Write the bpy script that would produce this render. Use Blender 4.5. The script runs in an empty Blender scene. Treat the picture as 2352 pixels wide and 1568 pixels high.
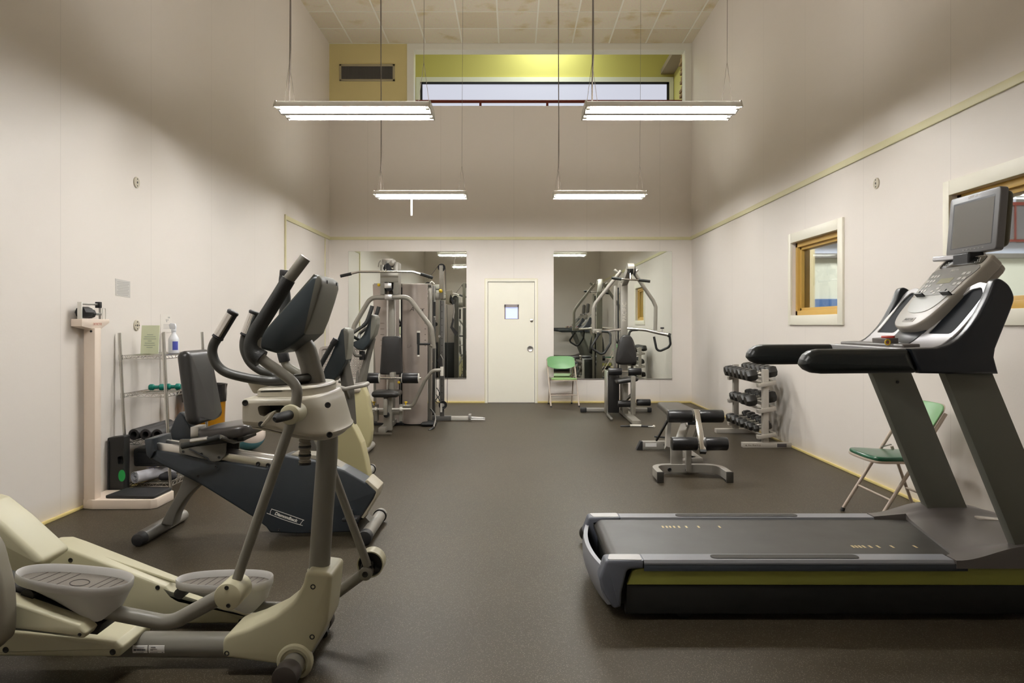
import bpy, bmesh, math, random
from mathutils import Vector, Matrix, Quaternion
random.seed(7)
C = bpy.context.scene
COL = C.collection
V = Vector
pi = math.pi
F, CX, CY, CH = 1650.0, 1180.0, 745.0, 1.31     # focal length in px, vanishing point, camera height

def P(px, py, Y):
    """point of the picture taken at the real distance Y"""
    return V(((px - CX) * Y / F, Y, CH - (py - CY) * Y / F))
def XZ(pts, Y):
    return [((a - CX) * Y / F, CH - (b - CY) * Y / F) for a, b in pts]

# ------------------------------------------------------------------ materials
MATS = {}
def mat(name, col, rough=.5, metal=0., noise=0., nscale=30., bump=0., bscale=200., spec=.5, coat=0., emit=None, estr=0., trans=0., ior=1.45, alpha=1.):
    if name in MATS: return MATS[name]
    m = bpy.data.materials.new(name); m.use_nodes = True
    nt = m.node_tree; b = nt.nodes['Principled BSDF']
    c = (col[0], col[1], col[2], 1)
    b.inputs['Base Color'].default_value = c
    b.inputs['Roughness'].default_value = rough
    b.inputs['Metallic'].default_value = metal
    b.inputs['Specular IOR Level'].default_value = spec
    b.inputs['IOR'].default_value = ior
    if coat: b.inputs['Coat Weight'].default_value = coat; b.inputs['Coat Roughness'].default_value = .15
    if trans: b.inputs['Transmission Weight'].default_value = trans
    if emit: b.inputs['Emission Color'].default_value = (*emit, 1); b.inputs['Emission Strength'].default_value = estr
    if noise or bump:
        tc = nt.nodes.new('ShaderNodeTexCoord')
    if noise:
        n = nt.nodes.new('ShaderNodeTexNoise'); n.inputs['Scale'].default_value = nscale; n.inputs['Detail'].default_value = 4
        nt.links.new(tc.outputs['Object'], n.inputs['Vector'])
        mx = nt.nodes.new('ShaderNodeMix'); mx.data_type = 'RGBA'
        mx.inputs['A'].default_value = tuple(max(0, x * (1 - noise)) for x in col) + (1,)
        mx.inputs['B'].default_value = tuple(min(1, x * (1 + noise)) for x in col) + (1,)
        nt.links.new(n.outputs['Fac'], mx.inputs['Factor'])
        nt.links.new(mx.outputs['Result'], b.inputs['Base Color'])
        mr = nt.nodes.new('ShaderNodeMapRange'); mr.inputs['To Min'].default_value = max(0, rough - .08); mr.inputs['To Max'].default_value = min(1, rough + .08)
        nt.links.new(n.outputs['Fac'], mr.inputs['Value']); nt.links.new(mr.outputs['Result'], b.inputs['Roughness'])
    if bump:
        n2 = nt.nodes.new('ShaderNodeTexNoise'); n2.inputs['Scale'].default_value = bscale
        nt.links.new(tc.outputs['Object'], n2.inputs['Vector'])
        bp = nt.nodes.new('ShaderNodeBump'); bp.inputs['Strength'].default_value = bump; bp.inputs['Distance'].default_value = .002
        nt.links.new(n2.outputs['Fac'], bp.inputs['Height']); nt.links.new(bp.outputs['Normal'], b.inputs['Normal'])
    MATS[name] = m
    return m

def lin(r, g, b):
    f = lambda v: (v / 255) / 12.92 if v <= 10 else (((v / 255) + .055) / 1.055) ** 2.4
    return (f(r), f(g), f(b))

# ------------------------------------------------------------------ paths and outlines
def fillet(pts, r, n=6, closed=False):
    """round the corners of a polyline (2D tuples or Vectors); r number or list"""
    d2 = len(pts[0]) == 2
    p = [V((*q, 0)) if d2 else V(q) for q in pts]
    N = len(p); out = []
    for i in range(N):
        if not closed and (i == 0 or i == N - 1): out.append(p[i]); continue
        a, b, c = p[i - 1], p[i], p[(i + 1) % N]
        rr = r[i] if isinstance(r, (list, tuple)) else r
        u, w = (a - b), (c - b)
        la, lc = u.length, w.length
        if rr <= 0 or la < 1e-6 or lc < 1e-6: out.append(b); continue
        u.normalize(); w.normalize()
        ang = u.angle(w)
        if ang > pi - .02: out.append(b); continue
        t = min(rr / math.tan(ang / 2), la * .49, lc * .49)
        s, e = b + u * t, b + w * t
        for k in range(n + 1):
            f = k / n
            out.append(s * (1 - f) ** 2 + b * 2 * f * (1 - f) + e * f * f)
    return [(q.x, q.y) for q in out] if d2 else out

def spline(pts, n=6, closed=False):
    d2 = len(pts[0]) == 2
    p = [V((*q, 0)) if d2 else V(q) for q in pts]
    N = len(p); out = []
    for i in range(N if closed else N - 1):
        p0 = p[i - 1] if (closed or i > 0) else p[0] * 2 - p[1]
        p1, p2 = p[i], p[(i + 1) % N]
        p3 = p[(i + 2) % N] if (closed or i + 2 < N) else p[-1] * 2 - p[-2]
        for k in range(n):
            t = k / n
            out.append(.5 * ((2 * p1) + (p2 - p0) * t + (2 * p0 - 5 * p1 + 4 * p2 - p3) * t * t + (3 * p1 - p0 - 3 * p2 + p3) * t ** 3))
    if not closed: out.append(p[-1])
    return [(q.x, q.y) for q in out] if d2 else out

def area2(o):
    return sum(o[i - 1][0] * o[i][1] - o[i][0] * o[i - 1][1] for i in range(len(o))) / 2

def inset(o, d):
    """offset a closed outline inwards; corners tighter than d collapse to one point"""
    n = len(o); s = 1 if area2(o) > 0 else -1
    E = []
    for i in range(n):
        a, b = V(o[i]), V(o[(i + 1) % n]); e = b - a
        E.append(e.normalized() if e.length > 1e-9 else None)
    for i in range(n):
        if E[i] is None: E[i] = E[i - 1] or V((1, 0))
    off = [V((-e.y, e.x)) * s * d for e in E]
    def meet(i, j):
        """offset line of edge i with offset line of edge j"""
        p, q = V(o[i]) + off[i], V(o[j]) + off[j]
        c = E[i].x * E[j].y - E[i].y * E[j].x
        if abs(c) < .02:
            return (V(o[(i + 1) % n]) + off[i] + q) / 2
        w = q - p; t = (w.x * E[j].y - w.y * E[j].x) / c
        return p + E[i] * t
    res = []
    for i in range(n):
        m = off[i - 1] + off[i]
        if m.length < 1e-9: m = off[i]
        m2 = m.normalized(); k = max(.5, m2.dot(off[i]) / d) if d > 0 else 1
        res.append(V(o[i]) + m2 * (d / k))
    for _ in range(3):
        bad = [(res[(i + 1) % n] - res[i]).dot(E[i]) < -1e-9 for i in range(n)]
        if not any(bad) or all(bad): break
        i0 = next(i for i in range(n) if not bad[i])
        k = 0
        while k < n:
            i = (i0 + k) % n
            if bad[i]:
                j = k
                while bad[(i0 + j) % n] and j < n: j += 1
                e0, e1 = (i - 1) % n, (i0 + j) % n
                q = meet(e0, e1)
                mid = sum((res[(i0 + t) % n] for t in range(k, j + 1)), V((0, 0))) / (j - k + 1)
                if (q - mid).length > 3 * d + .02: q = mid
                for t in range(k, j + 1): res[(i0 + t) % n] = q
                k = j
            k += 1
    return [(q.x, q.y) for q in res]

def rrect(w, h, r, n=5):
    return fillet([(-w / 2, -h / 2), (w / 2, -h / 2), (w / 2, h / 2), (-w / 2, h / 2)], r, n, True)

def ellipse(a, b, n=32):
    return [(a * math.cos(2 * pi * i / n), b * math.sin(2 * pi * i / n)) for i in range(n)]

# ------------------------------------------------------------------ mesh builder
class MB:
    def __init__(s): s.bm = bmesh.new()
    def face(s, vs):
        try: return s.bm.faces.new(vs)
        except ValueError: return None
    def rings(s, rings, caps=True, closed=False):
        R = [[s.bm.verts.new(p) for p in r] for r in rings]
        n = len(R[0]); m = len(R)
        for i in range(m if closed else m - 1):
            a, b = R[i], R[(i + 1) % m]
            for j in range(n): s.face((a[j], a[(j + 1) % n], b[(j + 1) % n], b[j]))
        if caps and not closed:
            s.face(R[0][::-1]); s.face(R[-1])
        return s
    def box(s, c, size, rot=None, r=0, seg=2):
        c = V(c); M = Matrix.Translation(c)
        if rot is not None: M = M @ (rot if isinstance(rot, Matrix) else Matrix.Rotation(rot[1], 4, rot[0]))
        g = bmesh.ops.create_cube(s.bm, size=1, matrix=M @ Matrix.Diagonal((*size, 1)))
        if r:
            es = list({e for v in g['verts'] for e in v.link_edges})
            bmesh.ops.bevel(s.bm, geom=es, offset=r, segments=seg, affect='EDGES', profile=.5)
        return s
    def bx(s, x0, x1, y0, y1, z0, z1, r=0):
        return s.box(((x0 + x1) / 2, (y0 + y1) / 2, (z0 + z1) / 2), (abs(x1 - x0), abs(y1 - y0), abs(z1 - z0)), None, r)
    def beam(s, p0, p1, w, h, up=(0, 0, 1), r=0):
        """rectangular bar from p0 to p1: w across, h along up"""
        p0, p1 = V(p0), V(p1); d = (p1 - p0); L = d.length; x = d.normalized()
        y = V(up).cross(x)
        if y.length < 1e-5: y = V((0, 1, 0)).cross(x)
        y.normalize(); z = x.cross(y)
        M = Matrix((x, y, z)).transposed().to_4x4()
        return s.box((p0 + p1) / 2, (L, w, h), M, r)
    def tube(s, pts, r, n=12, fil=0, fn=6, closed=False, flat=1., up=None):
        pts = [V(p) for p in pts]
        if fil: pts = fillet(pts, fil, fn, closed)
        N = len(pts)
        q = [pts[0]]
        rl = r if isinstance(r, (list, tuple)) else None
        rr = [rl[0] if rl else r]
        for i in range(1, N):
            if (pts[i] - q[-1]).length > 1e-5:
                q.append(pts[i]); rr.append(rl[i * len(rl) // N] if rl and len(rl) != N else (rl[i] if rl else r))
        pts = q; N = len(pts)
        T = []
        for i in range(N):
            if closed: t = pts[(i + 1) % N] - pts[i - 1]
            elif i == 0: t = pts[1] - pts[0]
            elif i == N - 1: t = pts[-1] - pts[-2]
            else: t = (pts[i + 1] - pts[i]).normalized() + (pts[i] - pts[i - 1]).normalized()
            T.append(t.normalized())
        u = V(up) if up else (V((0, 1, 0)) if abs(T[0].y) < .9 else V((0, 0, 1)))
        u = (u - T[0] * u.dot(T[0])).normalized()
        rings = []
        for i in range(N):
            if i: u = (u - T[i] * u.dot(T[i])).normalized()
            w = T[i].cross(u)
            rings.append([pts[i] + (u * math.cos(a) * flat + w * math.sin(a)) * rr[i] for a in [2 * pi * k / n for k in range(n)]])
        return s.rings(rings, True, closed)
    def cyl(s, p0, p1, r0, r1=None, n=20, bev=0):
        r1 = r0 if r1 is None else r1
        p0, p1 = V(p0), V(p1)
        if bev:
            d = (p1 - p0).normalized() * bev
            return s.tube([p0, p0 + d * .3, p0 + d, p1 - d, p1 - d * .3, p1], [r0 - bev, r0 - bev * .3, r0, r1, r1 - bev * .3, r1 - bev], n)
        return s.tube([p0, p1], [r0, r1], n)
    def lathe(s, prof, o, axis=(0, 0, 1), n=24):
        """prof: (radius, height) along axis from o"""
        a = V(axis).normalized(); u = a.orthogonal().normalized(); w = a.cross(u); o = V(o)
        rings = [[o + a * h + (u * math.cos(t) + w * math.sin(t)) * max(r, 1e-5) for t in [2 * pi * k / n for k in range(n)]] for r, h in prof]
        return s.rings(rings)
    def prism(s, out, y0, y1, r=0, seg=3, fn=None):
        """outline in (x,z) extruded y0..y1, edges rounded by r; fn maps (a,b,t)->point"""
        if fn is None: fn = lambda a, b, t: V((a, t, b))
        if r <= 0: R = [[fn(a, b, t) for a, b in out] for t in (y0, y1)]
        else:
            sg = 1 if y1 > y0 else -1; prof = []
            for k in range(seg + 1):
                th = pi / 2 * k / seg
                prof.append((r * (1 - math.sin(th)), r * (1 - math.cos(th))))
            R = []
            for i, t in prof: R.append([fn(a, b, y0 + sg * t) for a, b in (inset(out, i) if i > 1e-9 else out)])
            for i, t in prof[::-1]: R.append([fn(a, b, y1 - sg * t) for a, b in (inset(out, i) if i > 1e-9 else out)])
        return s.rings(R)
    def sphere(s, c, r, n=16, sc=(1, 1, 1)):
        M = Matrix.Translation(V(c)) @ Matrix.Diagonal((*sc, 1))
        bmesh.ops.create_uvsphere(s.bm, u_segments=n, v_segments=max(6, n // 2), radius=r, matrix=M)
        return s
    def quad(s, pts): s.face([s.bm.verts.new(p) for p in pts]); return s
    def build(s, name, m, parent=None, bevel=0, sub=0, ang=38, solid=0, seg=2):
        bm = s.bm
        bmesh.ops.recalc_face_normals(bm, faces=bm.faces)
        me = bpy.data.meshes.new(name)
        if parent is not None:
            M = parent.matrix_world.inverted() if parent.parent is None else Matrix.Translation(-V(parent.get('_o', (0, 0, 0))))
            if parent.type == 'EMPTY' or parent.parent is None: M = Matrix.Translation(-parent.location)
            else: M = Matrix.Translation(-parent.parent.location)
            bmesh.ops.transform(bm, matrix=M, verts=bm.verts)
        bm.to_mesh(me); bm.free()
        for mm in (m if isinstance(m, (list, tuple)) else [m]): me.materials.append(mm)
        me.shade_smooth(); me.set_sharp_from_angle(angle=math.radians(ang))
        o = bpy.data.objects.new(name, me); COL.objects.link(o)
        if parent is not None: o.parent = parent
        if solid:
            md = o.modifiers.new('t', 'SOLIDIFY'); md.thickness = solid; md.offset = 0
        if bevel:
            md = o.modifiers.new('b', 'BEVEL'); md.width = bevel; md.segments = seg; md.limit_method = 'ANGLE'; md.angle_limit = math.radians(35); md.harden_normals = False
        if sub:
            md = o.modifiers.new('s', 'SUBSURF'); md.levels = sub; md.render_levels = sub
        return o

def tag(o, label=None, cat=None, group=None, kind=None):
    if label: o['label'] = label
    if cat: o['category'] = cat
    if group: o['group'] = group
    if kind: o['kind'] = kind
    return o
def thing(name, loc, label, cat, group=None):
    o = bpy.data.objects.new(name, None); COL.objects.link(o); o.location = V(loc); o.empty_display_size = .1
    return tag(o, label, cat, group)
def struct(name, mb, m, bevel=0, ang=38):
    o = mb.build(name, m, None, bevel=bevel, ang=ang); o['kind'] = 'structure'; return o
def dup(root, loc, label, group=None, rotz=None):
    """a thing with copies of its parts and their sub-parts"""
    r = root.copy(); COL.objects.link(r); r.location = V(loc); r['label'] = label
    if rotz is not None: r.rotation_euler.z = rotz
    if group: r['group'] = group
    kids = [o for o in bpy.data.objects if o.parent is root]
    for ch in kids:
        c = ch.copy(); COL.objects.link(c); c.parent = r
        for g in [o for o in bpy.data.objects if o.parent is ch]:
            d = g.copy(); COL.objects.link(d); d.parent = c
    return r
def text_obj(name, s, size, M, m, parent, font_shear=0, extrude=.0004, spacing=1., bold=0):
    """lettering turned into a mesh; M places it (x right, y up)"""
    cu = bpy.data.curves.new(name, 'FONT'); cu.body = s; cu.size = size; cu.align_x = 'CENTER'; cu.align_y = 'CENTER'
    cu.extrude = extrude; cu.shear = font_shear; cu.space_character = spacing; cu.offset = bold
    t = bpy.data.objects.new('tmp', cu); COL.objects.link(t)
    dg = bpy.context.evaluated_depsgraph_get()
    me = bpy.data.meshes.new_from_object(t.evaluated_get(dg)); me.name = name
    bpy.data.objects.remove(t); bpy.data.curves.remove(cu)
    off = V((0, 0, 0))
    if parent is not None:
        off = parent.location if parent.parent is None else parent.parent.location
    me.transform(Matrix.Translation(-off) @ M)
    me.materials.clear(); me.materials.append(m)
    o = bpy.data.objects.new(name, me); COL.objects.link(o)
    if parent is not None: o.parent = parent
    return o
def frameM(o, x, y):
    x = V(x).normalized(); y = V(y).normalized(); z = x.cross(y).normalized(); y = z.cross(x)
    M = Matrix((x, y, z)).transposed().to_4x4(); M.translation = V(o); return M
def resample(o, n, start=0):
    o = list(o[start:]) + list(o[:start]); m = len(o)
    L = [0]
    for i in range(m): L.append(L[-1] + (V(o[(i + 1) % m]) - V(o[i])).length)
    out = []; j = 0
    for k in range(n):
        t = L[-1] * k / n
        while L[j + 1] < t: j += 1
        f = (t - L[j]) / max(1e-9, L[j + 1] - L[j]); a, b = V(o[j]), V(o[(j + 1) % m])
        q = a + (b - a) * f; out.append((q.x, q.y))
    return out
def ring_prism(s, outer, inner, t0, t1, fn=None, n=56):
    """plate with one hole"""
    if fn is None: fn = lambda a, b, t: V((a, t, b))
    if (area2(outer) > 0) != (area2(inner) > 0): inner = inner[::-1]
    O = resample(outer, n); i0 = min(range(len(inner)), key=lambda i: (V(inner[i]) - V(O[0])).length)
    I = resample(inner, n, i0)
    s.rings([[fn(a, b, t0) for a, b in O], [fn(a, b, t0) for a, b in I], [fn(a, b, t1) for a, b in I], [fn(a, b, t1) for a, b in O]], closed=True)
    return s
MB.ring_prism = ring_prism
def sheet(s, f, g, nu, nv):
    """closed body between two surfaces f(u,v), g(u,v), u,v in 0..1"""
    A = [[s.bm.verts.new(f(i / nu, j / nv)) for j in range(nv + 1)] for i in range(nu + 1)]
    B = [[s.bm.verts.new(g(i / nu, j / nv)) for j in range(nv + 1)] for i in range(nu + 1)]
    for i in range(nu):
        for j in range(nv):
            s.face((A[i][j], A[i + 1][j], A[i + 1][j + 1], A[i][j + 1])); s.face((B[i][j], B[i][j + 1], B[i + 1][j + 1], B[i + 1][j]))
    for i in range(nu):
        s.face((A[i][0], B[i][0], B[i + 1][0], A[i + 1][0])); s.face((A[i][nv], A[i + 1][nv], B[i + 1][nv], B[i][nv]))
    for j in range(nv):
        s.face((A[0][j], A[0][j + 1], B[0][j + 1], B[0][j])); s.face((A[nu][j], B[nu][j], B[nu][j + 1], A[nu][j + 1]))
    return s
MB.sheet = sheet
def pad(s, c, x, y, w, h, d, r=.03, crown=.35, seg=5, outl=None):
    """upholstered cushion: rounded rectangle w x h in the plane x,y at c, thickness d, domed"""
    c = V(c); x = V(x).normalized(); y = V(y).normalized(); z = x.cross(y)
    o = outl if outl else rrect(w, h, r, 6)
    rings = []
    e = min(d * .5, r * .9)
    for k in range(seg + 1):
        a = pi / 2 * k / seg; i = e * (1 - math.sin(a)); t = -d / 2 + e * (1 - math.cos(a))
        rings.append([c + x * p + y * q + z * t for p, q in (inset(o, i) if i > 1e-7 else o)])
    for k in range(seg, -1, -1):
        a = pi / 2 * k / seg; i = e * (1 - math.sin(a)); t = d / 2 - e * (1 - math.cos(a))
        rings.append([c + x * p + y * q + z * t for p, q in (inset(o, i) if i > 1e-7 else o)])
    if crown:
        for f in (.75, .45, .15):
            base = inset(o, e)
            rings.append([c + x * p * f + y * q * f + z * (d / 2 + d * crown * (1 - f * f) * .5) for p, q in base])
    s.rings(rings); return s
MB.pad = pad
def curve_at(pts, s):
    """point and tangent at arc length s of a 2D polyline"""
    L = 0
    for a, b in zip(pts, pts[1:]):
        d = (V(b) - V(a)).length
        if L + d >= s or b is pts[-1]:
            t = (V(b) - V(a)).normalized(); return V(a) + t * (s - L), t
        L += d
def cut(o, mb):
    """subtract a shape from a mesh object for good"""
    me = bpy.data.meshes.new('c'); bmesh.ops.recalc_face_normals(mb.bm, faces=mb.bm.faces); mb.bm.to_mesh(me); mb.bm.free()
    c = bpy.data.objects.new('c', me); COL.objects.link(c)
    w = o.matrix_world.copy()
    if o.parent: c.parent = o.parent; me.transform(Matrix.Translation(-(o.parent.location if o.parent.parent is None else o.parent.parent.location)))
    md = o.modifiers.new('cut', 'BOOLEAN'); md.operation = 'DIFFERENCE'; md.object = c; md.solver = 'EXACT'
    o.modifiers.move(len(o.modifiers) - 1, 0)
    others = [(m, m.show_viewport) for m in o.modifiers if m.name != md.name]
    for m, _ in others: m.show_viewport = False
    dg = bpy.context.evaluated_depsgraph_get(); dg.update()
    nm = bpy.data.meshes.new_from_object(o.evaluated_get(dg)); nm.name = o.data.name
    for m, s in others: m.show_viewport = s
    o.modifiers.remove(md); o.data = nm
    nm.shade_smooth(); nm.set_sharp_from_angle(angle=math.radians(40))
    bpy.data.objects.remove(c); bpy.data.meshes.remove(me)
def bolts(pts, m, parent, r=.006, d=(0, -1, 0), name='bolt', dep=.002):
    for p in pts:
        p = V(p); a = V(d).normalized()
        MB().lathe([(0, -.004), (r * 1.25, -.004), (r * 1.25, dep * .5), (r, dep), (r * .5, dep * .2), (0, dep * .2)], p, a, 14).build(name, m, parent)
def puff(out, y0, y1, amt=.14, n=7, taper=0.):
    """body with softly swollen sides: outline shrinks about its centroid towards both ends"""
    cx_ = sum(p[0] for p in out) / len(out); cz_ = sum(p[1] for p in out) / len(out)
    R = []
    for k in range(-n, n + 1):
        u = k / n; a = abs(u)
        sc = 1 - amt * (1 - (1 - a ** 3.2) ** .5) if a < 1 else 1 - amt
        yy = (y0 + y1) / 2 + (y1 - y0) / 2 * (math.copysign(math.sin(a * pi / 2) ** .8, u) if a else 0)
        R.append([V((cx_ + (x - cx_) * sc, yy, cz_ + (z - cz_) * sc)) for x, z in out])
    return R
def split_build(R, test, na, ma, nb, mb_, parent, ang=55):
    """one skin cut into two neighbouring parts"""
    o = []
    for name, m, keep in ((na, ma, True), (nb, mb_, False)):
        b = MB(); b.rings(R)
        # cut the two large end caps into strips so both parts get their share
        fs = [f for f in b.bm.faces if test(f.calc_center_median()) != keep]
        bmesh.ops.delete(b.bm, geom=fs, context='FACES')
        o.append(b.build(name, m, parent, ang=ang))
    return o
def two_tone_shell(out, split, y0, y1, amt, parent, na='console_shell', nb='console_back', ma=None, mb_=None):
    """outline split at a polyline index: first part dark, second part grey; both share the cut edge"""
    R = puff(out, y0, y1, amt)
    b = MB(); b.rings(R, caps=False)
    for ring in (R[0], R[-1]):
        vs = [b.bm.verts.new(p) for p in ring]
        i0, i1 = split
        A = vs[:i0 + 1] + vs[i1:]; B = vs[i0:i1 + 1]
        b.face(A); b.face(B)
    n = len(out)
    bmesh.ops.remove_doubles(b.bm, verts=b.bm.verts, dist=1e-6)
    bmesh.ops.recalc_face_normals(b.bm, faces=b.bm.faces)
    b.bm.faces.ensure_lookup_table()
    zone = set()
    pts = [V((p[0], p[1])) for p in out]
    i0, i1 = split
    # decide by side of the straight cut in the outline plane, seen from the centroid-scaled ring
    a, c = pts[i0], pts[i1 % n]
    mid = sum((pts[k % n] for k in range(i0, i1 + 1)), V((0, 0))) / (i1 - i0 + 1)
    side = lambda q: (c.x - a.x) * (q.y - a.y) - (c.y - a.y) * (q.x - a.x)
    sgn = side(mid)
    bm2 = b.bm.copy()
    for bm, name, m, want in ((b.bm, na, ma or M_cons, False), (bm2, nb, mb_ or M_consb, True)):
        dele = [f for f in bm.faces if ((side(V((f.calc_center_median().x, f.calc_center_median().z))) * sgn > 0) != want)]
        bmesh.ops.delete(bm, geom=dele, context='FACES')
        q = MB(); q.bm.free(); q.bm = bm
        q.build(name, m, parent, ang=60)
# ================================================================== room
XL, XR, YB, YF, ZC = -3.08, 2.97, 12.0, -.75, 6.0
ZRAIL = 2.75

def wall_mat(name, base, joint_axis, stain=True):
    m = bpy.data.materials.new(name); m.use_nodes = True
    nt = m.node_tree; N = nt.nodes; L = nt.links; b = N['Principled BSDF']; b.inputs['Roughness'].default_value = .55
    tc = N.new('ShaderNodeTexCoord'); sep = N.new('ShaderNodeSeparateXYZ'); L.new(tc.outputs['Object'], sep.inputs[0])
    n = N.new('ShaderNodeTexNoise'); n.inputs['Scale'].default_value = 1.3; n.inputs['Detail'].default_value = 3; L.new(tc.outputs['Object'], n.inputs['Vector'])
    mx = N.new('ShaderNodeMix'); mx.data_type = 'RGBA'
    mx.inputs['A'].default_value = tuple(x * .965 for x in base) + (1,); mx.inputs['B'].default_value = tuple(base) + (1,)
    L.new(n.outputs['Fac'], mx.inputs['Factor'])
    # vertical panel joints every 1.22 m
    d = N.new('ShaderNodeMath'); d.operation = 'DIVIDE'; d.inputs[1].default_value = 1.22
    L.new(sep.outputs[joint_axis], d.inputs[0])
    fr = N.new('ShaderNodeMath'); fr.operation = 'FRACT'; L.new(d.outputs[0], fr.inputs[0])
    lt = N.new('ShaderNodeMath'); lt.operation = 'LESS_THAN'; lt.inputs[1].default_value = .0035; L.new(fr.outputs[0], lt.inputs[0])
    mj = N.new('ShaderNodeMix'); mj.data_type = 'RGBA'; mj.inputs['B'].default_value = tuple(x * .8 for x in base) + (1,)
    L.new(mx.outputs['Result'], mj.inputs['A']); L.new(lt.outputs[0], mj.inputs['Factor'])
    # yellowed grime near the floor, broken up by noise
    n3 = N.new('ShaderNodeTexNoise'); n3.inputs['Scale'].default_value = 2.2; L.new(tc.outputs['Object'], n3.inputs['Vector'])
    mr = N.new('ShaderNodeMapRange'); mr.inputs['From Min'].default_value = .16; mr.inputs['From Max'].default_value = 0.; L.new(sep.outputs['Z'], mr.inputs['Value'])
    mu = N.new('ShaderNodeMath'); mu.operation = 'MULTIPLY'; L.new(mr.outputs[0], mu.inputs[0]); L.new(n3.outputs['Fac'], mu.inputs[1])
    ms = N.new('ShaderNodeMix'); ms.data_type = 'RGBA'; ms.inputs['B'].default_value = (.72, .60, .38, 1)
    L.new(mj.outputs['Result'], ms.inputs['A']); L.new(mu.outputs[0], ms.inputs['Factor'])
    L.new(ms.outputs['Result'], b.inputs['Base Color'])
    n2 = N.new('ShaderNodeTexNoise'); n2.inputs['Scale'].default_value = 60; L.new(tc.outputs['Object'], n2.inputs['Vector'])
    bp = N.new('ShaderNodeBump'); bp.inputs['Strength'].default_value = .12; bp.inputs['Distance'].default_value = .003
    L.new(n2.outputs['Fac'], bp.inputs['Height']); L.new(bp.outputs['Normal'], b.inputs['Normal'])
    return m

def floor_mat():
    m = bpy.data.materials.new('speckled_rubber'); m.use_nodes = True
    nt = m.node_tree; N = nt.nodes; L = nt.links; b = N['Principled BSDF']
    tc = N.new('ShaderNodeTexCoord')
    n = N.new('ShaderNodeTexNoise'); n.inputs['Scale'].default_value = 1.1; n.inputs['Detail'].default_value = 5; L.new(tc.outputs['Object'], n.inputs['Vector'])
    cr = N.new('ShaderNodeMix'); cr.data_type = 'RGBA'; cr.inputs['A'].default_value = (.033, .0262, .0168, 1); cr.inputs['B'].default_value = (.053, .0425, .0275, 1)
    L.new(n.outputs['Fac'], cr.inputs['Factor'])
    vo = N.new('ShaderNodeTexVoronoi'); vo.inputs['Scale'].default_value = 180; L.new(tc.outputs['Object'], vo.inputs['Vector'])
    lt = N.new('ShaderNodeMath'); lt.operation = 'LESS_THAN'; lt.inputs[1].default_value = .29; L.new(vo.outputs['Distance'], lt.inputs[0])
    sp = N.new('ShaderNodeSeparateColor'); L.new(vo.outputs['Color'], sp.inputs[0])
    g = N.new('ShaderNodeMath'); g.operation = 'GREATER_THAN'; g.inputs[1].default_value = .50; L.new(sp.outputs[0], g.inputs[0])
    mu = N.new('ShaderNodeMath'); mu.operation = 'MULTIPLY'; L.new(lt.outputs[0], mu.inputs[0]); L.new(g.outputs[0], mu.inputs[1])
    m2 = N.new('ShaderNodeMix'); m2.data_type = 'RGBA'; m2.inputs['B'].default_value = (.17, .148, .112, 1)
    L.new(cr.outputs['Result'], m2.inputs['A']); L.new(mu.outputs[0], m2.inputs['Factor'])
    # seams between the rolled sheets
    sep = N.new('ShaderNodeSeparateXYZ'); L.new(tc.outputs['Object'], sep.inputs[0])
    ad = N.new('ShaderNodeMath'); ad.operation = 'ADD'; ad.inputs[1].default_value = 10.0 - .74; L.new(sep.outputs['X'], ad.inputs[0])
    d = N.new('ShaderNodeMath'); d.operation = 'DIVIDE'; d.inputs[1].default_value = 1.22; L.new(ad.outputs[0], d.inputs[0])
    fr = N.new('ShaderNodeMath'); fr.operation = 'FRACT'; L.new(d.outputs[0], fr.inputs[0])
    ls = N.new('ShaderNodeMath'); ls.operation = 'LESS_THAN'; ls.inputs[1].default_value = .0018; L.new(fr.outputs[0], ls.inputs[0])
    m3 = N.new('ShaderNodeMix'); m3.data_type = 'RGBA'; m3.inputs['B'].default_value = (.026, .021, .015, 1)
    L.new(m2.outputs['Result'], m3.inputs['A']); L.new(ls.outputs[0], m3.inputs['Factor'])
    L.new(m3.outputs['Result'], b.inputs['Base Color'])
    b.inputs['Roughness'].default_value = .42; b.inputs['Specular IOR Level'].default_value = .16; b.inputs['Specular Tint'].default_value = (1, .88, .70, 1)
    n2 = N.new('ShaderNodeTexNoise'); n2.inputs['Scale'].default_value = 180; L.new(tc.outputs['Object'], n2.inputs['Vector'])
    bp = N.new('ShaderNodeBump'); bp.inputs['Strength'].default_value = .28; bp.inputs['Distance'].default_value = .003
    L.new(n2.outputs['Fac'], bp.inputs['Height']); L.new(bp.outputs['Normal'], b.inputs['Normal'])
    return m

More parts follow.
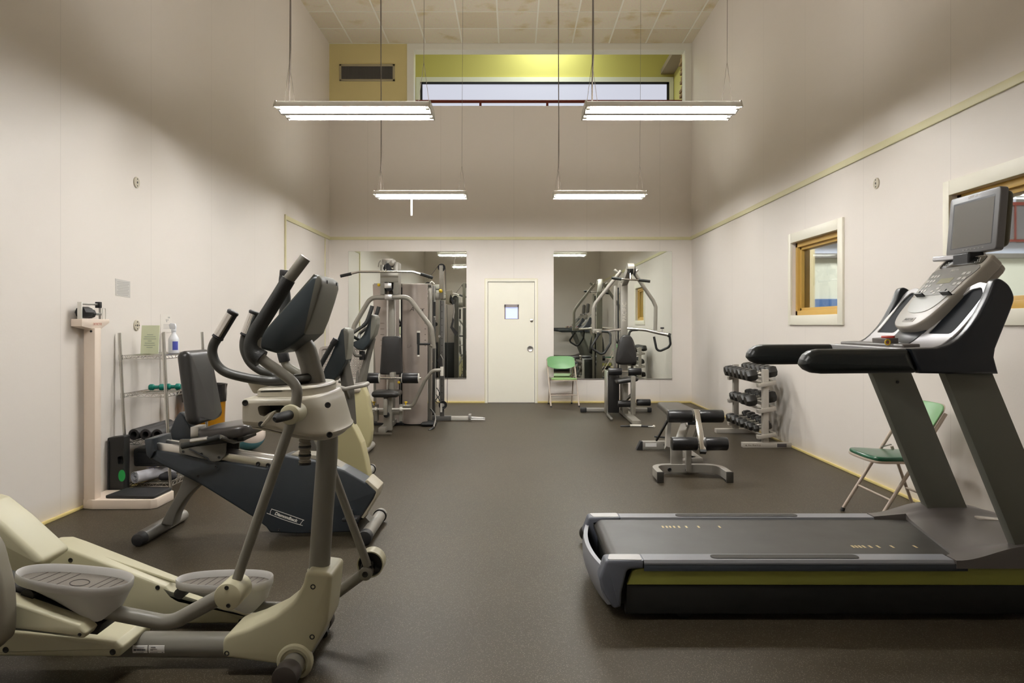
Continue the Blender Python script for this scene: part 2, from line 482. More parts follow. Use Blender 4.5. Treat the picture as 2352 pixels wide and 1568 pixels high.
def ceil_mat():
    m = bpy.data.materials.new('ceiling_tiles'); m.use_nodes = True
    nt = m.node_tree; N = nt.nodes; L = nt.links; b = N['Principled BSDF']; b.inputs['Roughness'].default_value = .9
    tc = N.new('ShaderNodeTexCoord'); sep = N.new('ShaderNodeSeparateXYZ'); L.new(tc.outputs['Object'], sep.inputs[0])
    outs = []; cells = []
    for ax, off, per in (('X', 20 * .612 + .26, .612), ('Y', 24.4 - 12.0 + .0, .61)):
        a = N.new('ShaderNodeMath'); a.operation = 'ADD'; a.inputs[1].default_value = off; L.new(sep.outputs[ax], a.inputs[0])
        d = N.new('ShaderNodeMath'); d.operation = 'DIVIDE'; d.inputs[1].default_value = per; L.new(a.outputs[0], d.inputs[0])
        f = N.new('ShaderNodeMath'); f.operation = 'FRACT'; L.new(d.outputs[0], f.inputs[0])
        fl = N.new('ShaderNodeMath'); fl.operation = 'FLOOR'; L.new(d.outputs[0], fl.inputs[0]); cells.append(fl)
        l = N.new('ShaderNodeMath'); l.operation = 'LESS_THAN'; l.inputs[1].default_value = .042; L.new(f.outputs[0], l.inputs[0]); outs.append(l)
    cb = N.new('ShaderNodeCombineXYZ'); L.new(cells[0].outputs[0], cb.inputs[0]); L.new(cells[1].outputs[0], cb.inputs[1])
    wn = N.new('ShaderNodeTexWhiteNoise'); L.new(cb.outputs[0], wn.inputs['Vector'])
    pw = N.new('ShaderNodeMath'); pw.operation = 'POWER'; pw.inputs[1].default_value = 14; L.new(wn.outputs['Value'], pw.inputs[0])
    n = N.new('ShaderNodeTexNoise'); n.inputs['Scale'].default_value = 2.4; n.inputs['Detail'].default_value = 8; L.new(tc.outputs['Object'], n.inputs['Vector'])
    cr = N.new('ShaderNodeMapRange'); cr.inputs['From Min'].default_value = .56; cr.inputs['From Max'].default_value = .72; L.new(n.outputs['Fac'], cr.inputs['Value'])
    t1 = N.new('ShaderNodeMix'); t1.data_type = 'RGBA'; t1.inputs['A'].default_value = (.84, .76, .60, 1); t1.inputs['B'].default_value = (.68, .55, .28, 1)
    L.new(cr.outputs[0], t1.inputs['Factor'])
    t2 = N.new('ShaderNodeMix'); t2.data_type = 'RGBA'; t2.inputs['B'].default_value = (.52, .38, .16, 1)
    L.new(t1.outputs['Result'], t2.inputs['A']); L.new(pw.outputs[0], t2.inputs['Factor'])
    fn = N.new('ShaderNodeTexNoise'); fn.inputs['Scale'].default_value = 55; L.new(tc.outputs['Object'], fn.inputs['Vector'])
    fm = N.new('ShaderNodeMix'); fm.data_type = 'RGBA'; fm.blend_type = 'MULTIPLY'; fm.inputs['Factor'].default_value = .25
    L.new(t2.outputs['Result'], fm.inputs['A']); L.new(fn.outputs['Color'], fm.inputs['B'])
    L.new(fm.outputs['Result'], b.inputs['Base Color'])
    return m

WALL = lin(236, 229, 221)
M_wall_side = wall_mat('painted_side_panel', WALL, 'Y')
M_wall_back = wall_mat('painted_end_panel', WALL, 'X')
M_floor = floor_mat(); M_ceil = ceil_mat()
M_trim = mat('cream_trim', lin(226, 220, 180), .45)
M_white = mat('white_paint', lin(236, 234, 222), .4)
M_cream = mat('cream_casing', lin(242, 238, 222), .45)
M_yellow = mat('olive_yellow_paint', lin(206, 196, 112), .6)
M_khaki = mat('khaki_paint', lin(218, 203, 146), .6)
M_wood = mat('golden_wood', lin(206, 168, 88), .4, noise=.08, nscale=9)
M_grid = mat('ceiling_grid_white', lin(235, 232, 218), .5)
M_red = mat('rust_red_paint', lin(122, 44, 32), .45)
M_black = mat('black_plastic', (.010, .010, .011), .38)
M_dark = mat('dark_gap', (.008, .008, .008), .9)
M_glass = mat('window_glass', (.9, .95, .93), .02, trans=1.0, ior=1.45)
M_mirror = mat('mirror_silver', (.86, .90, .85), .015, metal=1.)
M_blue = mat('blue_wall_pad', lin(52, 98, 158), .5)
M_lav = mat('lavender_glazing', lin(222, 224, 240), .35)

T = .14
struct('floor', MB().bx(XL - T, XR + T, YF - T, YB + .16, -.12, 0), M_floor)
def wall_x(name, x0, x1, holes, m):
    """wall in the plane x, running in y, with rectangular openings (y0,y1,z0,z1)"""
    b = MB(); ys = sorted({YF, YB} | {h[0] for h in holes} | {h[1] for h in holes})
    for a, c in zip(ys, ys[1:]):
        hs = [h for h in holes if h[0] <= a + 1e-6 and h[1] >= c - 1e-6]
        if hs: b.bx(x0, x1, a, c, 0, hs[0][2]); b.bx(x0, x1, a, c, hs[0][3], ZC)
        else: b.bx(x0, x1, a, c, 0, ZC)
    return struct(name, b, m)
wall_x('wall_left', XL - T, XL, [], M_wall_side)
WIN = [(6.55, 7.66, 1.405, 2.175), (3.74, 4.87, 1.405, 2.185)]
wall_x('wall_right', XR, XR + T, WIN, M_wall_side)
struct('wall_front', MB().bx(XL - T, XR + T, YF - T, YF, 0, ZC), M_wall_back)
# far end wall, with the doorway and the big opening near the ceiling
OX0, OX1, OZ0 = -1.78, 2.93, 4.96
DX0, DX1, DZ = -.435, .35, 2.025
b = MB()
b.bx(XL - T, DX0, YB, YB + .16, 0, OZ0); b.bx(DX1, XR + T, YB, YB + .16, 0, OZ0); b.bx(DX0, DX1, YB, YB + .16, DZ, OZ0)
struct('wall_back', b, M_wall_back)
struct('wall_back_upper', MB().bx(XL - T, OX0, YB, YB + .16, OZ0, ZC), M_khaki)
struct('ceiling', MB().bx(XL - T, XR + T, YF - T, YB + .16, ZC, ZC + .1), M_ceil)
# white grid bars on the ceiling
b = MB()
x = -3.08 + .29
k = math.ceil((XL + .26 + 20 * .612) / .612)
while k * .612 - .26 - 20 * .612 < XR:
    xx = k * .612 - .26 - 20 * .612; b.bx(xx, xx + .024, YF, YB, ZC - .006, ZC + .002); k += 1
k = 0
while YB - k * .61 > YF: b.bx(XL, XR, YB - k * .61 - .02, YB - k * .61, ZC - .005, ZC + .002); k += 1
struct('trim_1', b, M_grid)
# chair rail
b = MB(); b.bx(XR - .018, XR, YF, YB, ZRAIL - .03, ZRAIL + .03, .004)
struct('trim_2', b, M_trim)
b = MB(); b.bx(XL, XR, YB - .018, YB, ZRAIL - .028, ZRAIL + .022, .004)
struct('trim_3', b, M_trim)
b = MB(); b.bx(XL, XL + .018, 9.66, YB, ZRAIL - .03, ZRAIL + .03, .004); b.bx(XL, XL + .02, 9.64, 9.68, 0, ZRAIL + .04, .004)
struct('trim_4', b, M_trim)
b = MB(); b.bx(XL, XL + .012, 11.7, 11.72, 0, ZRAIL); struct('trim_5', b, M_trim)
M_caulk = mat('yellowed_caulk', lin(226, 206, 138), .5, noise=.15, nscale=4)
struct('baseboard_left', MB().bx(XL, XL + .016, YF, YB, 0, .022, .004), M_caulk)
struct('baseboard_right', MB().bx(XR - .016, XR, YF, YB, 0, .022, .004), M_caulk)
struct('baseboard_back', MB().bx(XL, DX0 - .05, YB - .016, YB, 0, .03, .004).bx(DX1 + .05, XR, YB - .016, YB, 0, .03, .004), M_caulk)
# opening frame
b = MB()
zc_ = ZC - .008
b.prism([(OX0, OZ0), (OX0 + .11, OZ0), (OX0 + .11, zc_ - .10), (OX1 - .07, zc_ - .10), (OX1 - .07, OZ0), (OX1 + .035, OZ0), (OX1 + .035, zc_), (OX0, zc_)], YB - .02, YB + .2)
struct('trim_6', b, M_white)

# door (flush, white) with small square window, dead bolt and pull
dr = thing('door_1', (0, YB + .02, 0), 'white flush door with a small square window between the two mirrors', 'door'); dr['kind'] = 'structure'
dy0, dy1 = YB + .015, YB + .06
wx0, wx1, wz0, wz1 = -.155, .085, 1.40, 1.645
b = MB()
b.bx(DX0 + .006, wx0, dy0, dy1, .006, DZ - .006); b.bx(wx1, DX1 - .006, dy0, dy1, .006, DZ - .006)
b.bx(wx0, wx1, dy0, dy1, .006, wz0); b.bx(wx0, wx1, dy0, dy1, wz1, DZ - .006)
b.build('leaf', M_cream, dr)
b = MB()
g0 = .018
b.bx(wx0, wx0 + g0, dy0 - .004, dy1, wz0, wz1); b.bx(wx1 - g0, wx1, dy0 - .004, dy1, wz0, wz1); b.bx(wx0, wx1, dy0 - .004, dy1, wz0, wz0 + .008); b.bx(wx0, wx1, dy0 - .004, dy1, wz1 - .045, wz1)
b.build('window_frame', mat('grey_bead', lin(150, 140, 140), .5), dr)
M_day = mat('daylit_glass', lin(190, 200, 240), .3, emit=(.60, .68, 1.0), estr=.62)
MB().bx(wx0, wx1, dy0 + .025, dy0 + .03, wz0, wz1).build('window_pane', M_day, dr)
M_chrome = mat('chrome', (.80, .79, .77), .14, metal=1.)
M_steel = mat('brushed_steel', (.56, .55, .53), .35, metal=1.)
MB().lathe([(0, 0), (.028, 0), (.028, .006), (.018, .010), (.017, .022), (0, .024)], (DX1 - .05, dy0, 1.375), (0, -1, 0)).build('dead_bolt', M_chrome, dr)
MB().lathe([(0, 0), (.052, 0), (.052, .004), (.044, .006), (.040, -.001 + .004), (0, .003)], (DX1 - .075, dy0, .905), (0, -1, 0), 32).build('pull_plate', M_steel, dr)
b = MB(); w = .045
b.bx(DX0 - w, DX0, YB - .012, YB + .16, 0, DZ + w); b.bx(DX1, DX1 + w, YB - .012, YB + .16, 0, DZ + w); b.bx(DX0, DX1, YB - .012, YB + .16, DZ, DZ + w)
struct('trim_7', b, M_cream, bevel=.003)
struct('trim_8', MB().bx(DX0 - w - .004, DX0 - w + .004, YB - .014, YB, 0, DZ + w + .004).bx(DX1 + w - .004, DX1 + w + .004, YB - .014, YB, 0, DZ + w + .004).bx(DX0 - w, DX1 + w, YB - .014, YB, DZ + w - .004, DZ + w + .004), M_trim)

# windows of the right wall
def side_window(n, y0, y1, z0, z1):
    t = thing(f'window_{n}', (XR, (y0 + y1) / 2, z0), '', 'window')
    t['kind'] = 'structure'
    c = .10
    b = MB(); x0, x1 = XR - .022, XR + .001
    b.bx(x0, x1, y0 - c, y0, z0 - c, z1 + c, .004); b.bx(x0, x1, y1, y1 + c * .7, z0 - c, z1 + c, .004)
    b.bx(x0, x1, y0, y1, z1, z1 + c, .004); b.bx(x0, x1, y0, y1, z0 - c, z0, .004)
    b.build('casing', M_cream, t)
    b = MB(); x0, x1, w = XR + .035, XR + .16, .05
    b.bx(x0, x1, y0, y0 + w, z0, z1, .003); b.bx(x0, x1, y1 - w, y1, z0, z1, .003); b.bx(x0, x1, y0, y1, z1 - w, z1, .003); b.bx(x0, x1, y0, y1, z0, z0 + w, .003)
    x0 += .03; w += .03
    b.bx(x0, x1, y0, y0 + w, z0, z1, .003); b.bx(x0, x1, y1 - w, y1, z0, z1, .003); b.bx(x0, x1, y0, y1, z1 - w, z1, .003); b.bx(x0, x1, y0, y1, z0, z0 + w, .003)
    b.build('window_frame', M_wood, t)
    MB().bx(XR + .10, XR + .106, y0 + .05, y1 - .05, z0 + .05, z1 - .05).build('window_pane', M_glass, t)
side_window(1, *WIN[0]); side_window(2, *WIN[1])

# mirrors on the far wall
for nm, x0, x1, z0, z1, lab in (('wall_mirror', -2.76, -.79, .42, 2.53, 'large frameless wall mirror behind the silver multi-station gym'),
                                ('wall_mirror', .668, 2.64, .41, 2.53, 'large frameless wall mirror behind the green chair and cable tower')):
    t = thing(nm, ((x0 + x1) / 2, YB, z0), lab, 'mirror', 'frameless mirrors on the end wall')
    MB().bx(x0, x1, YB - .008, YB - .001, z0, z1).build('mirror_glass', M_mirror, t)
    MB().bx(x0, x1, YB - .012, YB, z0 - .012, z0).build('bottom_channel', M_steel, t)

# ------------------------------------------------------------------ hall seen through the side windows
HY = 16.2
struct('wall_hall_end', MB().bx(XR + T, 12.5, HY, HY + .1, 0, 8), mat('hall_white', lin(222, 224, 212), .6))
struct('trim_9', MB().bx(XR + .3, 12.4, HY - .05, HY, .1, 1.885, .01), M_blue)
struct('floor_hall', MB().bx(XR + T, 12.5, -2, HY, -.12, 0), mat('hall_floor', lin(150, 140, 120), .4))
struct('wall_hall_side', MB().bx(12.5, 12.6, -2, HY, 0, 8), mat('hall_side_white', lin(205, 205, 200), .6))
struct('wall_hall_pier', MB().bx(4.0, 5.83, 13.9, 14.3, 0, 6.6), mat('hall_beige', lin(204, 190, 150), .6))
struct('ceiling_hall', MB().bx(XR + T, 12.5, -2, HY, 6.6, 6.7), mat('hall_ceiling', lin(150, 135, 115), .8))
struct('trim_10', MB().bx(XR + T, 12.5, HY - .12, HY, 2.90, 3.14), mat('pale_blue_fascia', lin(206, 214, 236), .4))
struct('trim_12', MB().bx(XR + T, 12.5, HY - .14, HY, 2.80, 2.90), mat('dark_beam', lin(120, 116, 112), .5))
struct('wall_hall_upper', MB().bx(XR + T, 12.5, HY - .04, HY, 3.14, 6.6), mat('hall_upper_grey', lin(128, 126, 120), .6))
for i, x_ in enumerate((6.9, 8.3, 9.7, 11.1)): struct('trim_%d' % (13 + i), MB().bx(x_, x_ + .16, HY - .10, HY - .04, 3.14, 6.6), mat('pale_blue_fascia', lin(206, 214, 236), .4))
t = thing('balcony_railing', (8, HY - .3, 3.14), 'dark red balcony railing with grey infill seen through the side windows', 'railing')
MB().bx(3.3, 12.4, HY - .30, HY - .25, 3.95, 4.02).bx(3.3, 12.4, HY - .30, HY - .25, 3.14, 3.19).build('rail', M_red, t)
k = 3.4
while k < 12.4: MB().bx(k, k + .03, HY - .3, HY - .26, 3.14, 4.0).build('baluster', M_red, t); k += .55
MB().bx(3.3, 12.4, HY - .27, HY - .262, 3.2, 3.95).build('infill_panel', mat('smoked_panel', lin(110, 108, 112), .3), t)
# ------------------------------------------------------------------ upper lobby behind the high opening
LY = 15.2
M_lobby_light = None
struct('wall_lobby_end', MB().bx(-3.2, OX1 + .6, LY, LY + .1, 4.8, 8.0), M_yellow)
struct('wall_lobby_left', MB().bx(OX0 - .75, OX0 - .65, YB + .16, LY, 4.8, 8.0), mat('pale_lobby', lin(215, 212, 160), .6))
struct('wall_lobby_right', MB().bx(OX1 + .45, OX1 + .55, YB + .16, LY, 4.8, 8.0), M_yellow)
struct('floor_lobby', MB().bx(-3.2, OX1 + .6, YB + .16, LY, 4.7, 4.8), mat('lobby_floor', lin(170, 160, 140), .6))
struct('ceiling_lobby', MB().bx(-3.2, OX1 + .6, YB + .16, LY, 8.0, 8.1), M_white)
t = thing('window_3', (0, LY, 5.2), '', 'window'); t['kind'] = 'structure'
wx0, wx1 = (966 - CX) * LY / F, (1536 - CX) * LY / F
wzt = CH + (745 - 190) * LY / F
b = MB(); b.bx(wx0 - .09, wx0, LY - .06, LY, 4.85, wzt + .10).bx(wx1, wx1 + .09, LY - .06, LY, 4.85, wzt + .10).bx(wx0, wx1, LY - .06, LY, wzt, wzt + .10)
b.build('casing', M_white, t)
b = MB(); b.bx(wx0, wx0 + .045, LY - .05, LY - .01, 4.85, wzt).bx(wx1 - .05, wx1, LY - .05, LY - .01, 4.85, wzt).bx(wx0, wx1, LY - .05, LY - .01, wzt - .045, wzt)
b.build('window_frame', M_black, t)
MB().bx(wx0, wx1, LY - .03, LY - .02, 4.85, wzt).build('window_pane', mat('lobby_daylit_glass', (.12, .12, .13), .3, emit=(.84, .86, 1.0), estr=.62), t)
t = thing('balcony_railing', (.5, 12.9, 4.8), 'rust red pipe railing of the upper lobby above the end wall', 'railing')
ry = 12.9; rz = CH + (745 - 233) * ry / F
MB().tube([(OX0 - .1, ry, rz), (OX1 + .2, ry, rz)], .028, 10).build('top_rail', M_red, t)
for k in range(5):
    x = (950 + 153.5 * k - CX) * ry / F
    MB().bx(x - .02, x + .02, ry - .02, ry + .02, 4.8, rz).build('post', M_red, t)
# rough brick column at the right end of the opening
b = MB()
random.seed(3)
for k in range(22):
    z = 4.85 + k * .085
    b.box((3.16 + random.uniform(-.02, .03), 13.2, z), (.16, .3, .055), None, .006)
struct('trim_11', b, mat('rubble_brick', lin(150, 120, 80), .8, noise=.3))

# vent grille, left of the opening
t = thing('vent_grille', P(843, 167, YB - .01), 'grey rectangular ventilation grille high on the khaki end wall panel', 'vent')
a = P(780, 148, YB); c = P(907, 187, YB)
b = MB(); w = .035
b.bx(a.x, c.x, YB - .02, YB, a.z - w, a.z); b.bx(a.x, c.x, YB - .02, YB, c.z, c.z + w); b.bx(a.x, a.x + w, YB - .02, YB, c.z, a.z); b.bx(c.x - w, c.x, YB - .02, YB, c.z, a.z)
b.build('frame', mat('vent_frame', lin(170, 160, 130), .5), t, bevel=.003)
MB().bx(a.x + w, c.x - w, YB - .004, YB - .001, c.z + w, a.z - w).build('back', mat('vent_shade', lin(90, 88, 84), .7), t)
b = MB(); k = a.x + w
while k < c.x - w: b.box((k, YB - .010, (a.z + c.z) / 2), (.003, .014, a.z - c.z - 2 * w)); k += .022
b.build('louvre', mat('vent_louvre', lin(125, 122, 116), .5), t)

# blank round plates and outlets
M_plate = mat('plate_beige', lin(196, 188, 168), .45)
def plate(x, y, z, nx, label, name='outlet_plate', holes=5, r=.045, cat='wall plate'):
    t = thing(name, (x, y, z), label, cat)
    MB().lathe([(0, 0), (r, 0), (r, .006), (r * .9, .010), (0, .011)], (x, y, z), (nx, 0, 0), 28).build('plate', M_plate, t)
    b = MB()
    pts = [(0, 0), (0, r * .62), (0, -r * .62), (r * .6, 0), (-r * .6, 0)][:holes]
    for u, w in pts: b.cyl((x + nx * .011, y + u, z + w), (x + nx * .0125, y + u, z + w), r * .13 if (u or w) else r * .2, n=10)
    b.build('screw', mat('screw_dark', (.03, .028, .025), .4), t)
q = P(313, 419, 5.86); plate(XL, q.y, q.z, 1, 'round beige plate high on the left wall', holes=3)
q = P(313, 747, 5.86); plate(XL, q.y, q.z, 1, 'round plate low on the left wall above the wire rack')
q = P(2014, 421, 5.875); plate(XR, q.y, q.z, -1, 'round beige plate high on the right wall between the windows', holes=3)

# ------------------------------------------------------------------ hanging fluorescent fixtures
M_hood = mat('white_enamel', lin(225, 222, 214), .4)
def refl_mat():
    m = bpy.data.materials.new('translucent_white_reflector'); m.use_nodes = True; nt = m.node_tree; N = nt.nodes; L = nt.links
    b = N['Principled BSDF']; b.inputs['Base Color'].default_value = (.84, .83, .80, 1); b.inputs['Roughness'].default_value = .5
    tr = N.new('ShaderNodeBsdfTranslucent'); tr.inputs['Color'].default_value = (.9, .9, .88, 1)
    mx = N.new('ShaderNodeMixShader'); mx.inputs[0].default_value = 0.04
    L.new(b.outputs[0], mx.inputs[1]); L.new(tr.outputs[0], mx.inputs[2]); L.new(mx.outputs[0], N['Material Output'].inputs['Surface']); return m
M_refl = refl_mat()
M_uplight = mat('added_uplight_glow', (.8, .78, .75), .6, emit=(1.0, .955, .90), estr=28.)  # added glow that brightens the ceiling and upper walls
M_tube = mat('lit_tube', (1, 1, 1), .4, emit=(1.0, .995, .98), estr=125.)
M_wire = mat('grey_wire', lin(120, 112, 104), .5)
M_cord = mat('hanging_chain', lin(150, 142, 132), .4, metal=.6)
def fixture(x0, x1, y, z, label, lit=True, dx=0., chain=None):
    cx = (x0 + x1) / 2
    t = thing('hanging_light', (cx, y, z), label, 'ceiling light', 'hanging fluorescent fixtures')
    n = 26
    # reflector: two shallow troughs side by side, open underneath
    prof = [(-.190, .0), (-.180, .010), (-.150, .052), (-.085, .052), (-.028, -.008), (.028, -.008), (.085, .052), (.150, .052), (.180, .010), (.190, .0)]
    for seg in (prof[:3], prof[3:7], prof[7:]):
        o2 = seg + [(a, c + .004) for a, c in seg[::-1]]
        MB().rings([[V((x, y + a, z + c)) for a, c in o2] for x in (x0, x1)]).build('reflector', M_refl, t, ang=20)
    for s_ in (-1, 1): MB().bx(x0, x1, y + s_ * .150, y + s_ * .085, z + .052, z + .0545).build('added_uplight_strip', M_uplight, t)  # made-up glowing strips on top of the hood, for uplight
    for x in (x0, x1):
        sx = 1 if x == x1 else -1
        b = MB().rings([[V((x + s * sx, y + a, z + c)) for a, c in [(-.195, -.004), (-.155, .062), (.155, .062), (.195, -.004), (.10, .010), (.02, -.006), (-.02, -.006), (-.10, .010)]] for s in (0, .012)])
        ec = b.build('end_cap', M_hood, t)
        for s_ in (-.125, .125): MB().bx(x - sx * .03, x, y + s_ - .02, y + s_ + .02, z - .004, z + .03).build('lamp_holder', M_hood, ec)
    MB().bx(x0 + .04, x1 - .04, y - .035, y + .035, z + .045, z + .085, .004).build('ballast_cover', M_hood, t)
    for s in (-.125, .125):
        MB().cyl((x0 + .03, y + s, z + .016), (x1 - .03, y + s, z + .016), .0185, n=10).build('tube', M_tube, t)
    for i, (wx, dd) in enumerate(((x0 + .06, .12), (x1 - .06, -.0))):
        top = ZC - z
        if chain and chain[i]:
            MB().tube([(wx, y, z + .085), (wx, y, z + .25), (wx + .01, y, z + .5), (wx, y, ZC)], .007, 6).build('cord', M_wire, t)
        b = MB().tube([(wx - .045, y, z + .08), (wx, y, z + .42), (wx + .045 * .3, y, ZC)], .0022, 5)
        b.tube([(wx + .045, y, z + .08), (wx, y, z + .42)], .0022, 5)
        b.build('hanger_wire', M_cord, t)
    return t
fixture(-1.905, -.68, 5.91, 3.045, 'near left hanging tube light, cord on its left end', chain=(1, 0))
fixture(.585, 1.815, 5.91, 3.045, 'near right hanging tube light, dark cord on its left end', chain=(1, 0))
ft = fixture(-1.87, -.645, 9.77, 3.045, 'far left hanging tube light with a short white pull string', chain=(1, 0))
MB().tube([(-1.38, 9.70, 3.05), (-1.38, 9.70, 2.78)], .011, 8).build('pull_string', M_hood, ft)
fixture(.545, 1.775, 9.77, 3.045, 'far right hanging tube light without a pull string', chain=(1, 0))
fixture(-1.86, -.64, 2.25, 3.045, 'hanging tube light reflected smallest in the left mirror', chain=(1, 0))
# hall and lobby lamps
def batten(x0, x1, y, z, label, e):
    t = thing('ceiling_batten', ((x0 + x1) / 2, y, z), label, 'ceiling light')
    MB().bx(x0, x1, y - .06, y + .06, z, z + .05, .006).build('housing', M_hood, t)
    MB().cyl((x0 + .02, y, z - .018), (x1 - .02, y, z - .018), .02, n=10).build('tube', e, t)
    MB().cyl((x0 + .3, y, z + .05), (x0 + .3, y, z + 1.2), .006, n=6).cyl((x1 - .3, y, z + .05), (x1 - .3, y, z + 1.2), .006, n=6).build('hanger_rod', M_hood, t)
M_tube2 = mat('hall_tube', (1, 1, 1), .4, emit=(1., .96, .88), estr=40.)
batten(5.8, 8.4, 9.2, 3.0, 'batten light hanging in the hall behind the right wall windows', M_tube2)
batten(6.6, 9.2, 7.3, 3.4, 'upper batten light hanging in the hall beyond the nearer window', M_tube2)
def area(name, loc, rot, sx, sy, e, col):
    l = bpy.data.lights.new(name, 'AREA'); l.shape = 'RECTANGLE'; l.size = sx; l.size_y = sy; l.energy = e; l.color = col
    o = bpy.data.objects.new(name, l); COL.objects.link(o); o.location = loc; o.rotation_euler = rot; return o
area('lobby_ceiling_lamp', (.7, 14.45, 7.6), (0, 0, 0), 1.0, .4, 36, (.90, 1., .84))
area('lobby_far_lamp', (-.6, 13.2, 7.9), (0, 0, 0), 1.0, .4, 16, (.95, 1., .9))
area('hall_ceiling_lamp', (7.5, 12.0, 6.5), (0, 0, 0), 5, 3, 700, (1., .985, .96))

# ------------------------------------------------------------------ camera, world, view
cam = bpy.data.cameras.new('camera'); co = bpy.data.objects.new('camera', cam); COL.objects.link(co)
co.location = (0, 0, CH); co.rotation_euler = (pi / 2, 0, 0)
cam.sensor_width = 36; cam.lens = F / 2352 * 36; cam.shift_x = -(CX - 1176) / 2352; cam.shift_y = -(784 - CY) / 2352
cam.clip_start = .05; cam.clip_end = 100
C.camera = co
w = bpy.data.worlds.new('world'); C.world = w; w.use_nodes = True
w.node_tree.nodes['Background'].inputs[0].default_value = (.75, .82, 1, 1); w.node_tree.nodes['Background'].inputs[1].default_value = .3
vs = C.view_settings; vs.view_transform = 'Standard'; vs.look = 'None'; vs.gamma = 1; vs.exposure = 0.16; vs.use_curve_mapping = False
cy = C.cycles; cy.use_denoising = True; cy.max_bounces = 8; cy.diffuse_bounces = 4; cy.glossy_bounces = 4; cy.transmission_bounces = 4
cy.sample_clamp_indirect = 6; cy.caustics_reflective = False; cy.caustics_refractive = False; cy.use_adaptive_sampling = True; cy.adaptive_threshold = .03
# ================================================================== treadmill
M_slate = mat('slate_blue_plastic', lin(96, 100, 110), .38, noise=.04)
M_slate2 = mat('rail_grey_plastic', lin(132, 134, 140), .36)
M_hoodg = mat('motor_hood_grey', lin(98, 93, 90), .38)
M_lgrey = mat('light_grey_cap', lin(190, 188, 186), .4)
M_slated = mat('dark_slate_band', lin(62, 68, 76), .4)
M_navy = mat('navy_black_plastic', lin(34, 38, 44), .32)
M_olive = mat('olive_green_strip', lin(138, 138, 66), .45)
M_under = mat('black_under_frame', (.006, .006, .005), .6)
M_belt = mat('running_belt', (.030, .027, .022), .48, noise=.18, nscale=5)
M_grip = mat('tread_grip_pad', (.045, .042, .036), .8, bump=.5, bscale=300)
M_upr = mat('grey_green_upright', lin(98, 98, 88), .42)
M_silver = mat('silver_paint', lin(196, 195, 198), .3, metal=.35)
M_rubber = mat('black_rubber', (.013, .013, .014), .55)
M_handr = mat('dark_green_black_grip', lin(33, 37, 37), .36)
M_con = mat('warm_grey_console', lin(158, 152, 142), .38)
M_conf = mat('console_face_grey', lin(128, 127, 124), .25)
M_conl = mat('console_face_light', lin(186, 188, 184), .22)
M_scr = mat('switched_off_screen', (.135, .12, .095), .5, spec=.3)
M_bez = mat('screen_bezel_grey', lin(102, 100, 100), .35)
M_bezb = mat('screen_back_olive', lin(84, 80, 62), .45)
M_tick = mat('cream_mark', lin(205, 186, 140), .5)
M_redp = mat('red_plastic', lin(190, 58, 44), .4)
M_yel = mat('yellow_plastic', lin(222, 186, 40), .4)
M_btn = mat('light_buttons', lin(176, 174, 168), .4)
M_lett = mat('pale_lettering', lin(220, 218, 212), .5)

